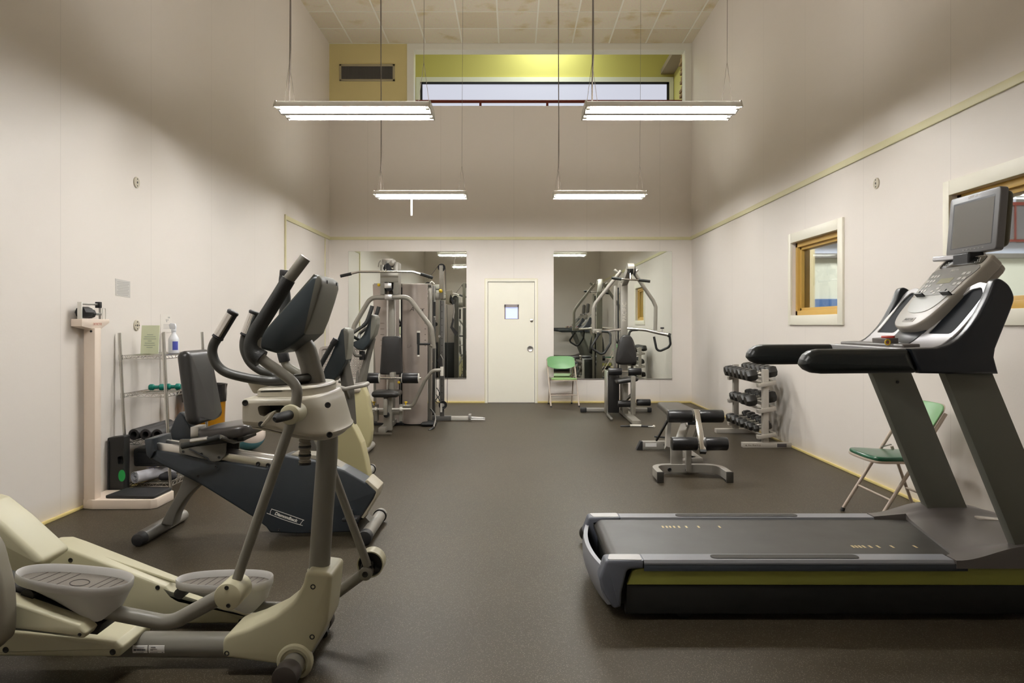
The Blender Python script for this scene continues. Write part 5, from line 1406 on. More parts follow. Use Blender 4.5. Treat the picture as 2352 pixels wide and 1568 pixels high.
# exercise steps
M_step = mat('black_step', lin(30, 30, 29), .5)
t = thing('exercise_step', (-3.0, 5.46, 0), 'black step board with a green sticker standing between scale and rack', 'exercise step')
o = fillet([(-3.07, 0), (-2.945, 0), (-2.94, .47), (-3.068, .455)], .012, 3, True)
stp = MB().prism(o, 5.42, 5.51, .008, 2).build('board', M_step, t)
cut(stp, MB().prism(fillet(XZ([(270, 1049), (283, 1046), (284, 1064), (271, 1066)], 5.42), .01, 4, True), 5.2, 5.46))
MB().bx(-3.062, -3.05, 5.414, 5.422, .06, .43, .003).build('rib', M_rubber, t)
q = P(280, 1092, 5.42)
MB().prism([(q.x + a, q.z + c) for a, c in ellipse(.026, .044, 24)], 5.417, 5.421).build('sticker', mat('green_sticker', lin(20, 150, 70), .5), t)
t = thing('exercise_step', (-2.85, 5.85, .2), 'black step board lying on the rolled towel under the third wire shelf', 'exercise step')
MB().prism(fillet([(-2.965, .203), (-2.71, .203), (-2.71, .335), (-2.968, .345)], .02, 3, True), 5.60, 6.15, .012, 2).build('board', M_step, t)
MB().bx(-2.93, -2.74, 5.592, 5.60, .23, .31, .003).build('end_rib', M_rubber, t)
# rolled towel and bag on the bottom shelf
M_tow = mat('white_towel', lin(206, 206, 214), .8, bump=.4, bscale=300)
t = thing('rolled_towel', (-2.9, 5.6, .09), 'white rolled towel with blue drawing on the bottom wire shelf', 'towel')
sp = []
for k in range(70):
    a = k / 69 * 2 * pi * 3.1; r = .014 + .0105 * a / (2 * pi)
    sp.append((r * math.cos(a + .5), r * math.sin(a + .5)))
def tw(a, c, tt):
    d = V((.45, .89, 0)); n_ = V((.89, -.45, 0)); return V((-2.905, 5.50, .142)) + n_ * a + V((0, 0, c)) + d * tt
b = MB(); th = .0038
outr = [(a * (1 + th / max(.01, math.hypot(a, c))), c * (1 + th / max(.01, math.hypot(a, c)))) for a, c in sp]
b.rings([[tw(a, c, tt) for a, c in sp + outr[::-1]] for tt in (0, .34)]); b.build('roll', M_tow, t)
b = MB(); M_bl = mat('blue_ink_print', lin(120, 130, 190), .8)
for k in range(7):
    a0 = 1.35 + .0; ang_ = k * .9
    p0 = (.16 + .0, 1.45); p1 = (.16 + .055 * math.cos(ang_), 1.45 + .7 * math.sin(ang_))
    def onr(tt, a): return tw(.0515 * math.cos(a), .0515 * math.sin(a), tt)
    b.tube([onr(p0[0] + (p1[0] - p0[0]) * j / 4, p0[1] + (p1[1] - p0[1]) * j / 4) for j in range(5)], .0012, 5)
b.build('blue_pattern', M_bl, t)
t = thing('dark_cushion', (-2.75, 5.75, .09), 'black folded mat beside the white towel on the bottom wire shelf', 'mat')
MB().pad((-2.705, 5.62, .121), V((1, .0, .0)), V((0, 1, 0)), .13, .09, .055, .04, .5).build('mat', mat('black_cloth', lin(34, 33, 36), .8, bump=.3), t)
# papers on the wall
t = thing('wall_notice', (XL, 5.65, 1.52), 'grey printed notice taped on the left wall above the scale', 'notice')
M_pap = mat('grey_notice_paper', lin(205, 202, 196), .7)
MB().prism([(5.55, 1.665), (5.765, 1.655), (5.765, 1.525), (5.555, 1.535)], XL, XL + .003, fn=lambda a, c, tt: V((tt, a, c))).build('sheet', M_pap, t)
b = MB()
for k in range(9): b.box((XL + .0034, 5.66, 1.642 - k * .0125), (.0008, .17 - .03 * (k % 3 == 2), .004))
b.build('print', mat('grey_print', lin(170, 168, 164), .7), t)
t = thing('wall_notice', (XL, 6.36, 1.27), 'small white notice on the left wall behind the spray bottle', 'notice')
MB().bx(XL, XL + .003, 6.26, 6.47, 1.24, 1.40).build('sheet', mat('white_paper', lin(236, 230, 222), .7), t)
b = MB()
for y_, z_ in ((6.40, 1.372), (6.42, 1.372), (6.36, 1.350), (6.39, 1.350), (6.37, 1.338)): b.box((XL + .0035, y_, z_), (.001, .012, .014))
for k in range(4): b.box((XL + .0035, 6.37, 1.31 - k * .012), (.001, .12, .003))
b.build('print', mat('grey_print', lin(170, 168, 164), .7), t)
# bin with a black liner
t = thing('waste_bin', (-2.865, 6.66, 0), 'amber waste bin with a black liner behind the recumbent bike seat', 'bin')
MB().lathe([(0, 0), (.155, 0), (.16, .01), (.183, .66), (.187, .67), (.176, .67), (.155, .02), (0, .02)], (-2.865, 6.66, 0), (0, 0, 1), 32).build('body', mat('amber_plastic', lin(176, 122, 20), .4), t)
b = MB(); R = []; n = 64; random.seed(4)
ph = [random.uniform(0, 6) for _ in range(4)]
for zz, r0 in ((.60, .189), (.62, .190), (.66, .191), (.70, .190), (.74, .193), (.757, .195), (.750, .186), (.70, .180), (.60, .172)):
    R.append([V((-2.865 + (r0 + .003 * math.sin(9 * a + ph[0] + zz * 20) + .002 * math.sin(17 * a + ph[1] - zz * 31)) * math.cos(a), 6.66 + (r0 + .003 * math.sin(9 * a + ph[0] + zz * 20)) * math.sin(a), zz)) for a in [2 * pi * k / n for k in range(n)]])
b.rings(R, closed=True).build('liner', mat('glossy_bin_liner', (.012, .012, .013), .22), t)
# exercise ball
def ball_mat():
    m = bpy.data.materials.new('two_tone_ball'); m.use_nodes = True; nt = m.node_tree; N = nt.nodes; L = nt.links; b = N['Principled BSDF']; b.inputs['Roughness'].default_value = .35
    tc = N.new('ShaderNodeTexCoord'); vr = N.new('ShaderNodeVectorMath'); vr.operation = 'DOT_PRODUCT'; vr.inputs[1].default_value = (.35, -.35, .85)
    sb = N.new('ShaderNodeVectorMath'); sb.operation = 'SUBTRACT'; sb.inputs[1].default_value = (0, 0, .165)
    L.new(tc.outputs['Object'], sb.inputs[0]); L.new(sb.outputs[0], vr.inputs[0])
    cr = N.new('ShaderNodeValToRGB'); mr = N.new('ShaderNodeMapRange'); mr.inputs['From Min'].default_value = -.165; mr.inputs['From Max'].default_value = .165
    L.new(vr.outputs['Value'], mr.inputs['Value']); L.new(mr.outputs[0], cr.inputs[0]); cr.color_ramp.interpolation = 'CONSTANT'
    e = cr.color_ramp.elements; e[0].color = (*lin(104, 166, 180), 1); e[1].position = .52; e[1].color = (*lin(232, 218, 206), 1)
    L.new(cr.outputs[0], b.inputs['Base Color']); return m
x, y, r_ = P(572, 0, 7.5).x, 7.50, .165
t = thing('exercise_ball', (x, y, 0), 'blue and white exercise ball on the floor behind the recumbent bike', 'exercise ball')
mb_ = ball_mat()
MB().sphere((x, y, r_), r_, 48).build('ball', mb_, t)
MB().cyl((x, y, 2 * r_ - .004), (x, y, 2 * r_ + .002), .008, n=10).build('plug', M_hood, t)
# ================================================================== folding chairs
M_gvin = mat('dark_green_vinyl', lin(24, 84, 58), .22)
M_gback = mat('green_chair_back', lin(112, 160, 108), .38, noise=.08, nscale=5)
M_gseatl = mat('light_green_seat', lin(138, 176, 110), .4, noise=.08, nscale=5)
M_ctube = mat('beige_chair_tube', lin(188, 172, 156), .32)
def folding_chair(loc, rz, label, mseat, mback):
    t = thing('folding_chair', loc, label, 'chair', 'green folding chairs')
    R_ = Matrix.Rotation(rz, 4, 'Z'); O = V(loc)
    def q(f, s, z): return O + R_ @ V((s, -f, z))          # f forward, s sideways
    for s in (-.225, .225):
        MB().tube([q(.245, s, .012), q(-.212, s, .738)], .0115, 12).build('front_leg', M_ctube, t)
        s2 = s * .86
        MB().tube([q(-.245, s2, .012), q(-.085, s2, .46)], .0105, 12).build('rear_leg', M_ctube, t)
        MB().cyl(q(.247, s, 0), q(.238, s, .022), .0145, n=14).build('leg_tip', M_rubber, t)
        MB().cyl(q(-.247, s2, 0), q(-.24, s2, .022), .0135, n=14).build('leg_tip', M_rubber, t)
        MB().beam(q(-.02, s * .95, .452), q(-.09, s * .95, .47), .006, .022, up=R_ @ V((1, 0, 0))).build('hinge_bracket', M_steel, t)
    a, c = .245 - .18 * .62, .18
    MB().tube([q(a, -.225, c), q(a, .225, c)], .0075, 10).build('front_stretcher', M_ctube, t)
    MB().tube([q(-.185, -.19, .17), q(-.185, .19, .17)], .0075, 10).build('rear_stretcher', M_ctube, t)
    # seat: padded, with a metal rim
    o = spline([(-.19, -.175), (0, -.178), (.17, -.20), (.215, -.14), (.225, 0), (.215, .14), (.17, .20), (0, .178), (-.19, .175), (-.205, .12), (-.205, -.12)], 4, True)
    x = R_ @ V((0, -1, 0)); y = R_ @ V((1, 0, 0))
    xs = (x + V((0, 0, .035))).normalized()
    z0 = q(.015, 0, .428)
    MB().prism([(p_, w_) for p_, w_ in o], -.022, -.006, .003, 2, lambda p_, w_, tt: z0 + xs * p_ * 1.02 + y * w_ * 1.02 + V((0, 0, tt))).build('seat_rim', M_ctube, t)
    MB().pad(z0 + V((0, 0, .004)), xs, y, 0, 0, .032, .05, .45, 5, outl=o).build('seat', mseat, t, ang=60)
    # curved back panel with a rim behind it
    def bk(u, w, th):
        s = (u - .5) * .455; zz = .585 + .205 * w
        cut_ = 0
        e = abs(2 * u - 1)
        zz = .585 + .205 * w
        if w < .5: zz += .05 * e ** 3 * (1 - 2 * w)
        else: zz -= .035 * e ** 6 * (2 * w - 1)
        f = .245 - .62 * zz + .028 - .045 * (1 - e ** 2)
        return q(f + th, s, zz)
    MB().sheet(lambda u, w: bk(u, w, .012 + .006 * math.sin(pi * u) * math.sin(pi * w)), lambda u, w: bk(u, w, 0), 20, 8).build('backrest', mback, t, bevel=.004)
    MB().sheet(lambda u, w: bk(u, w, -.001), lambda u, w: bk(u, w, -.007), 20, 8).build('backrest_rim', M_ctube, t)
    return t
folding_chair((2.558, 4.83, 0), -pi / 2, 'dark green folding chair against the right wall behind the big treadmill', M_gvin, M_gback)
folding_chair((.79, 11.62, 0), .10, 'light green folding chair under the mirror, right of the white door', M_gseatl, M_gback)

# ================================================================== dumbbell rack
M_rackg = mat('rack_grey', lin(168, 162, 152), .38)
M_hex = mat('hex_rubber', (.018, .017, .015), .42, bump=.1, bscale=200)
M_knurl = mat('knurled_chrome', (.62, .60, .56), .28, metal=1., bump=.4, bscale=900)
dk = thing('dumbbell_rack', (2.69, 8.1, 0), 'grey three tier dumbbell rack by the right wall', 'dumbbell rack')
for Y in (7.64, 8.66):
    MB().bx(2.655, 2.715, Y, Y + .07, .05, .83, .004).build('upright', M_rackg, dk)
    MB().bx(2.44, 2.955, Y - .005, Y + .075, 0, .052, .004).build('foot', M_rackg, dk)
MB().bx(2.80, 2.90, 7.632, 7.64, .008, .045, .002).build('foot_pad', mat('dark_foot_patch', lin(70, 66, 66), .4), dk)
b = MB()
for k_, (x_, w_) in enumerate(((2.47, .018), (2.497, .010), (2.515, .022), (2.545, .012), (2.566, .016), (2.590, .020), (2.617, .010))): b.box((x_, 7.634, .026 + .003 * (k_ % 2)), (w_, .0015, .014 - .004 * (k_ % 3)))
b.build('worn_print', mat('rack_ink', lin(120, 112, 100), .5), dk)
TI = (.150, .425, .700)
for z in TI:
    for Y in (7.62, 8.66):
        MB().beam((2.595, Y + .035, z - .040), (2.785, Y + .035, z - .005), .075, .042, up=(0, 0, 1), r=.003).build('tier_bracket', M_rackg, dk)
    for u, sg in ((2.621, -1), (2.745, 1)):
        dz = (u - 2.683) * .182
        b = MB()
        b.beam((u, 7.64, z + .010 + dz), (u, 8.72, z + .010 + dz), .034, .004)
        b.beam((u - sg * .012, 7.64, z - .004 + dz), (u - sg * .012, 8.72, z - .004 + dz), .004, .022)
        b.build('tier_rail', M_rackg, dk)
def make_db(L, r, label, w):
    t = thing('hex_dumbbell', (0, 0, 0), label, 'dumbbell', 'hex dumbbells on the rack')
    for s in (-1, 1):
        c = V((s * (L / 2 - w / 2), 0, 0))
        n = 6; R = []
        prof = [(r * .55, -w / 2), (r * .80, -w / 2 + .002), (r, -w / 2 + w * .25), (r, w / 2 - w * .25), (r * .80, w / 2 - .002), (r * .55, w / 2)]
        for rr, h in prof: R.append([c + V((h, rr * math.cos(a), rr * math.sin(a))) for a in [2 * pi * k / 6 for k in range(6)]])
        MB().rings(R).build('head', M_hex, t, bevel=.003, ang=25)
    h = L / 2 - w
    MB().lathe([(.013, -h), (.012, -h * .7), (.0165, -h * .2), (.0165, h * .2), (.012, h * .7), (.013, h)], (0, 0, 0), (1, 0, 0), 14).build('handle', M_knurl, t)
    for s in (-1, 1): MB().cyl((s * h * .98, 0, 0), (s * h * .86, 0, 0), .021, n=14, bev=.003).build('handle_collar', M_knurl, t)
    return t
def place_db(src, y, z, label, first=False):
    o = src if first else dup(src, (0, 0, 0), label)
    o['label'] = label
    o.location = V((2.683, y, z)); o.rotation_euler.y = -math.atan2(.030, .165)
    return o
big = make_db(.335, .069, '', .120); mid = make_db(.29, .058, '', .095); mid2 = make_db(.275, .053, '', .09); sm = make_db(.24, .046, '', .078); xs_ = make_db(.20, .038, '', .062)
ordn = ('nearest', 'second', 'third', 'fourth', 'fifth', 'sixth', 'seventh')
used = set()
def row(tier, ys, kinds, tn, zl):
    for i, (y, k) in enumerate(zip(ys, kinds)):
        src, r = {'b': (big, .069), 'm': (mid, .058), 'n': (mid2, .053), 's': (sm, .046), 'x': (xs_, .038)}[k]
        first = k not in used; used.add(k)
        lab = ('black hex dumbbell on the %s tier of the rack, nearest the camera end' % tn) if i == 0 else ('black hex dumbbell on the %s tier, %s from the near upright' % (tn, ordn[i]))
        place_db(src, y, zl + .0185 + r * .868 * 1.02, lab, first)
row(2, [7.80, 7.955, 8.11, 8.265, 8.42, 8.575], 'bbbbbb', 'top', TI[2])
row(1, [7.82, 7.98, 8.14, 8.30, 8.46], 'bbmmn', 'middle', TI[1])
row(0, [7.76, 7.87, 7.99, 8.12, 8.26, 8.41, 8.57], 'xssnnmm', 'bottom', TI[0])

# small black dumbbell on the floor behind the treadmill's rear end
t = thing('floor_dumbbell', (.44, 4.45, 0), 'black round head dumbbell on the floor behind the big treadmill rear end', 'dumbbell')
a, c = V((P(1350, 0, 4.30).x, 4.34, .052)), V((P(1357, 0, 4.62).x, 4.60, .045))
for p_, r_ in ((a, .048), (c, .040)):
    MB().sphere(p_, r_, 20).build('head', M_hex, t)
MB().cyl(a, c, .014, n=14).build('handle', M_hex, t)

# ================================================================== weight bench with leg rollers
M_sgrey = mat('silver_grey_frame', lin(160, 156, 148), .35, metal=.15)
M_pad = mat('charcoal_bench_pad', lin(74, 69, 62), .42, bump=.1)
M_roll = mat('black_roller_vinyl', (.013, .013, .014), .33, bump=.12, bscale=120)
wb = thing('weight_bench', (1.6, 6.9, 0), 'silver flat weight bench with four black leg rollers and chrome bar', 'weight bench')
o = fillet([(1.475, 6.66), (1.80, 6.66), (1.79, 7.75), (1.545, 7.75)], .04, 5, True)
MB().prism(o, .415, .475, .018, 4, lambda a, b_, t_: V((a, b_, t_))).build('pad', M_pad, wb, ang=60)
MB().bx(1.60, 1.70, 6.62, 7.70, .385, .418, .004).build('pad_rail', M_rubber, wb)
def roller(x0, x1, y, z, r=.058):
    o_ = MB().cyl((x0, y, z), (x1, y, z), r, n=28, bev=.012).build('roller', M_roll, wb)
    for x, s in ((x0, -1), (x1, 1)):
        b = MB()
        for k in range(18):
            a = 2 * pi * k / 18; b.box((x + s * .001 - s * .006, y + (r - .008) * math.cos(a), z + (r - .008) * math.sin(a)), (.004, .006, .006))
        b.build('stitching', M_hex, o_)
roller(1.385, 1.605, 6.47, .485); roller(1.665, 1.885, 6.47, .485)
roller(1.355, 1.575, 6.17, .287); roller(1.640, 1.835, 6.17, .287)
MB().cyl((1.39, 6.47, .485), (1.88, 6.47, .485), .013, n=12).build('roller_axle', M_chrome, wb)
MB().cyl((1.36, 6.17, .287), (1.83, 6.17, .287), .013, n=12).build('roller_axle', M_chrome, wb)
MB().beam((1.632, 6.425, .545), (1.610, 6.115, .235), .05, .03, up=(0, -.7, .7), r=.003).build('chrome_bar', M_chrome, wb)
MB().beam((1.610, 6.118, .238), (1.608, 6.100, .220), .052, .033, up=(0, -.7, .7)).build('bar_cap', M_rubber, wb)
# bowed front foot
xc = 1.49
path = fillet([(1.215, 5.955), (1.215, 6.30), (1.79, 6.30), (1.79, 5.955)], .17, 8)
def sweep(path, w, h0, h1):
    R = []
    for i, p_ in enumerate(path):
        a = V(path[max(0, i - 1)]); c_ = V(path[min(len(path) - 1, i + 1)]); d = (c_ - a).normalized(); n_ = V((-d.y, d.x)) * w / 2
        R.append([V((p_[0] - n_.x, p_[1] - n_.y, h0)), V((p_[0] + n_.x, p_[1] + n_.y, h0)), V((p_[0] + n_.x, p_[1] + n_.y, h1)), V((p_[0] - n_.x, p_[1] - n_.y, h1))])
    return MB().rings(R)
sweep(path, .052, .016, .088).build('front_foot', M_sgrey, wb, bevel=.003)
for x in (1.215, 1.79): MB().bx(x - .028, x + .028, 5.938, 5.962, 0, .090, .004).build('foot_cap', mat('dark_grey_cap', lin(62, 60, 56), .5), wb); MB().bx(x - .026, x + .026, 5.945, 6.01, 0, .018).build('foot_pad', M_rubber, wb)
bolts([V((1.36, 6.272, .045)), V((1.515, 6.272, .040))], M_hole, wb, .014, dep=.008)
MB().bx(1.38, 1.48, 6.29, 6.34, .08, .30, .004).build('front_post', M_sgrey, wb)
MB().bx(1.50, 1.545, 6.24, 6.29, .03, .26, .003).build('lock_post', M_sgrey, wb)
MB().beam((1.43, 6.32, .20), (1.62, 6.75, .40), .07, .06, r=.004).build('post_arm', M_sgrey, wb)
MB().bx(1.60, 1.70, 6.45, 7.55, .05, .11, .004).build('spine', M_sgrey, wb)
MB().beam((1.45, 6.32, .08), (1.64, 6.55, .08), .06, .06, r=.004).build('spine_link', M_sgrey, wb)
for dx in (-.05, .07):
    MB().beam((1.64 + dx, 6.60, .41), (1.63 + dx, 6.95, .10), .012, .05, up=(0, 1, 0)).build('brace_plate', M_sgrey, wb)
MB().beam((1.60, 7.40, .41), (1.50, 7.02, .10), .04, .05, up=(0, 1, 0)).build('rear_brace', M_sgrey, wb)
MB().beam((1.52, 7.0, .41), (1.47, 7.40, .12), .018, .025, up=(0, 1, 0)).build('rear_brace', M_rubber, wb)
MB().bx(1.33, 2.0, 7.50, 7.57, .018, .088, .003).build('rear_foot', M_sgrey, wb)
for x0, x1 in ((1.28, 1.345), (1.985, 2.04)): 
    b = MB(); s = 1 if x0 < 1.5 else -1
    xa, xb = (x0, x1) if s > 0 else (x1, x0)
    b.prism([(xa, 0), (xb, 0), (xb, .09), (xa + s * .045, .09)], 7.49, 7.58, .003, 2).build('foot_cap', M_rubber, wb)
MB().bx(1.375, 1.49, 7.4965, 7.50, .035, .072).build('foot_label', M_lab, wb)
bolts([V((1.585, 7.5, .055))], M_hole, wb, .016, dep=.008)
MB().tube([(1.44, 7.35, .165), (1.62, 7.30, .155)], .009, 8).build('pop_pin', M_rubber, wb)
# ================================================================== multi-station gym by the end wall
M_gym = mat('gym_silver', lin(152, 148, 138), .34, metal=.3)
M_shd = mat('brushed_shroud', lin(172, 162, 154), .34, metal=.45, noise=.06, nscale=2)
M_stack = mat('weight_stack', (.012, .012, .013), .5)
M_pale = mat('pale_end_cap', lin(226, 222, 212), .4)
gm = thing('multi_gym', (-1.5, 9.6, 0), 'silver multi-station gym with lat bar, weight shrouds and cable column', 'multi gym')
def gp(px, py, Y): return P(px, py, Y)
# weight shrouds: bowed sheet metal
for x0, x1, y0, bow_ in ((-1.846, -1.500, 9.42, -.07), (-1.453, -1.125, 9.40, -.12)):
    n = 16; R = []
    for z in (.02, .3, 1.0, 1.5, 1.835):
        f = [V((x0 + (x1 - x0) * k / n + .06 * (1 - z / 1.83) * (1 - k / n) * (x0 < -1.7), y0 + bow_ * math.sin(pi * (.08 + .84 * k / n)), z)) for k in range(n + 1)]
        R.append(f + [p + V((0, .012, 0)) for p in f[::-1]])
    MB().rings(R).build('weight_shroud', M_shd, gm, bevel=.002)
M_prt = mat('shroud_print', lin(122, 112, 104), .5); M_prd = mat('shroud_print_dark', lin(60, 54, 50), .5)
b = MB()
for k in range(6):
    for xx, w_ in ((-1.262, .055), (-1.150, .018)): b.box((xx, 9.292 if xx < -1.2 else 9.335, gp(0, 729 + 13 * k, 9.3).z), (w_, .002, .008))
b.build('chart_print', M_prt, gm)
b = MB()
for k in range(5): b.box((-1.71, 9.348, gp(0, 742 + 13 * k, 9.35).z), (.05, .002, .007))
b.build('chart_print', M_prt, gm)
text_obj('shroud_lettering', 'Apex', .085, frameM(gp(957, 710, 9.285), (1, .12, 0), (0, 0, 1)), M_prd, gm, font_shear=.3)
text_obj('shroud_lettering', 'LAT', .06, frameM(gp(944, 795, 9.285), (1, 0, 0), (0, 0, 1)), M_prt, gm)
MB().bx(-1.49, -1.455, 9.48, 9.60, .05, 1.80).build('weight_stack', M_stack, gm)
MB().bx(-1.80, -1.52, 9.55, 9.75, .06, .95, .004).build('weight_stack', M_stack, gm)
MB().bx(-1.42, -1.16, 9.50, 9.70, .06, .95, .004).build('weight_stack', M_stack, gm)
for x in (-1.85, -1.475, -1.12): MB().bx(x - .025, x + .025, 9.60, 9.66, .0, 1.84, .003).build('rear_post', M_gym, gm)
MB().bx(-1.87, -1.10, 9.6, 9.66, 1.80, 1.86, .003).build('top_beam', M_gym, gm)
MB().bx(-1.90, -1.08, 9.35, 9.75, 0, .03, .003).build('base_plate', M_rubber, gm)
# mast and head
cx = gp(893, 0, 9.15).x
MB().bx(cx - .005, cx + .065, 9.18, 9.26, .05, 2.02, .004).build('mast', M_gym, gm)
MB().cyl((cx - .01, 9.12, .45), (cx - .01, 9.12, 1.66), .010, n=10).build('guide_rod', M_chrome, gm)
MB().cyl((cx + .09, 9.12, .45), (cx + .09, 9.12, 1.66), .007, n=10).build('guide_rod', M_chrome, gm)
for x0, x1, z0, z1, y0 in ((874, 884, 676, 608, 9.02), (904, 915, 676, 602, 9.02)):
    a, c = gp(x0, z0, y0), gp(x1, z1, y0); MB().bx(a.x, c.x, 9.0, 9.24, a.z, c.z, .004).build('head_plate', M_gym, gm)
a, c = gp(874, 648, 9.0), gp(915, 624, 9.0); MB().bx(a.x, c.x, 8.99, 9.05, a.z, c.z, .004).build('head_block', M_gym, gm)
a, c = gp(876, 612, 9.0), gp(903, 594, 9.0); MB().bx(a.x, c.x, 9.02, 9.2, a.z, c.z, .01).build('head_cap', M_gym, gm)
MB().cyl(gp(888, 616, 9.0), gp(888, 616, 9.0) + V((0, .05, 0)), .05, n=24, bev=.006).build('pulley', M_stack, gm)
MB().beam(gp(887, 606, 8.98), gp(896, 622, 8.98), .012, .06, up=(0, 0, 1)).build('latch', M_stack, gm)
MB().tube([gp(874, 598, 9.0), gp(870, 604, 9.0), gp(869, 613, 9.0)], .006, 6).build('cable_guide', M_gym, gm)
MB().cyl(gp(901, 604, 9.0) + V((0, -.03, 0)), gp(901, 604, 9.0) + V((0, .08, 0)), .035, n=18, bev=.004).build('pulley', M_gym, gm)
MB().cyl(gp(893, 660, 8.98), gp(893, 660, 8.98) + V((0, .06, 0)), .045, n=20, bev=.005).build('pulley', M_stack, gm)
a, c = gp(884, 662, 8.99), gp(900, 650, 8.99); MB().bx(a.x, c.x, 8.96, 9.02, a.z, c.z, .004).build('carriage', M_steel, gm)
MB().sphere(gp(870, 654, 9.0), .020, 12).build('yellow_knob', M_yel, gm)
MB().sphere(gp(916, 878, 9.0), .018, 12).build('yellow_knob', M_yel, gm)
# lat bar
Yb = 8.85
lb = [gp(784, 634, Yb), gp(806, 629, Yb), gp(824, 624, Yb), gp(880, 624, Yb), gp(945, 624, Yb), gp(962, 628, Yb), gp(993, 638, Yb)]
MB().tube(fillet([gp(784, 634, Yb), gp(824, 624, Yb), gp(948, 624, Yb), gp(993, 638, Yb)], .12, 6), .0135, 12).build('lat_bar', M_chrome, gm)
MB().tube([gp(782, 634, Yb), gp(807, 628.5, Yb)], .0195, 14).build('lat_grip', M_foam, gm)
MB().tube([gp(966, 629, Yb), gp(994, 638, Yb)], .0195, 14).build('lat_grip', M_foam, gm)
MB().tube([gp(886, 623, Yb), gp(887, 600, 8.95)], .004, 6).build('lat_cable', M_stack, gm)
MB().tube([gp(886, 624, Yb), gp(886, 618, Yb)], .008, 8).build('carabiner', M_chrome, gm)
# press arm
Yp = 8.95
pa = fillet([gp(813, 765, Yp), gp(812, 750, Yp), gp(851, 683, Yp), gp(938, 682, Yp), gp(991, 752, Yp), gp(996, 800, Yp)], .14, 7)
MB().tube(pa, .029, 16).build('press_arm', M_gym, gm)
a, c = gp(885, 688, Yp), gp(902, 676, Yp); MB().bx(a.x, c.x, Yp - .05, Yp + .1, a.z, c.z, .006).build('arm_pivot', M_steel, gm)
for x, s in ((961, 1), (845, -1)):
    if s < 0: continue
    MB().tube([gp(x, 763, 8.85), gp(x, 790, 8.85)], .019, 12).build('press_grip', M_foam, gm)
    MB().tube([gp(x, 790, 8.85), gp(x, 817, 8.85)], .014, 12).build('press_grip', M_foam, gm)
    for yy in (762, 817): MB().cyl(gp(x, yy, 8.85) - V((0, 0, .010)), gp(x, yy, 8.85) + V((0, 0, .012)), .021 if yy < 800 else .017, n=14, bev=.003).build('grip_end', M_pale, gm)
    MB().tube([gp(x, 790, 8.85), gp(988, 790, 8.9)], .014, 12).build('cross_grip', M_foam, gm)
MB().tube([gp(995, 796, Yp), gp(985, 792, 8.9)], .016, 10).build('arm_link', M_gym, gm)
# back pad, seat, rollers
c0 = gp(899, 860, 9.0); ht = gp(899, 772, 9.0).z - c0.z
o = fillet([(-.145, 0), (.145, 0), (.118, ht), (-.118, ht)], .035, 5, True)
MB().pad(c0, (1, 0, 0), (0, .04, 1), 0, 0, .07, .03, .2, 5, outl=o).build('back_pad', M_vin, gm, ang=60)
for x0, x1 in ((835, 871), (924, 961)):
    a, c = gp(x0, 868, 8.75), gp(x1, 868, 8.75); MB().cyl(a, c, .064, n=26, bev=.008).build('roller', M_roll, gm)
    for q_ in (a, c): MB().cyl(q_ - V((.006, 0, 0)), q_ + V((.006, 0, 0)), .058, n=24, bev=.002).build('roller_cap', M_pale, gm)
MB().cyl(gp(835, 868, 8.75), gp(968, 868, 8.75), .014, n=12).build('roller_axle', M_chrome, gm)
MB().pad(gp(889, 903, 8.7), (1, 0, 0), (0, 1, 0), .33, .34, .075, .06, .2).build('seat', M_vin, gm, ang=60)
MB().bx(gp(883, 0, 8.75).x, gp(902, 0, 8.75).x, 8.68, 8.76, .03, gp(0, 912, 8.7).z, .004).build('seat_post', M_gym, gm)
MB().bx(gp(898, 0, 8.9).x, gp(908, 0, 8.9).x, 8.8, 8.95, .42, .72, .004).build('pad_post', M_gym, gm)
MB().bx(gp(882, 0, 8.6).x, gp(890, 0, 8.6).x, 8.55, 8.64, gp(0, 952, 8.6).z, gp(0, 915, 8.6).z, .004).build('leg_lever', M_gym, gm)
MB().cyl(gp(887, 953, 8.6), gp(887, 953, 8.6) + V((0, .06, 0)), .032, n=20).build('pulley', M_stack, gm)
a, c = gp(852, 952, 8.8), gp(925, 944, 8.8); MB().bx(a.x, c.x, 8.78, 8.84, a.z, c.z, .004).build('cross_tube', M_gym, gm)
MB().cyl(gp(850, 939, 8.7), gp(944, 939, 8.7), .012, n=12).build('white_bar', M_pale, gm)
for x in (864, 921):
    MB().cyl(gp(x - 3, 939, 8.7), gp(x + 3, 939, 8.7), .026, n=14, bev=.004).build('bar_collar', M_pale, gm)
    a, c = gp(x - 4, 967, 8.78), gp(x + 4, 929, 8.78); MB().bx(a.x, c.x, 8.76, 8.84, a.z, c.z, .004).build('bracket', M_gym, gm)
for x in (859, 932):
    b = MB(); q_ = gp(x, 929, 8.75); b.lathe([(0, -.005), (.008, -.005), (.008, .02), (.022, .026), (.022, .036), (0, .038)], q_, (0, 0, 1), 16).build('yellow_knob', M_yel, gm)
MB().bx(gp(884, 0, 9.0).x, gp(900, 0, 9.0).x, 8.55, 9.5, .02, .08, .004).build('base_rail', M_gym, gm)
MB().bx(gp(880, 0, 8.9).x - .04, gp(905, 0, 8.9).x + .03, 8.48, 8.58, 0, .022, .003).build('floor_plate', mat('dark_plate', lin(78, 72, 62), .5), gm)
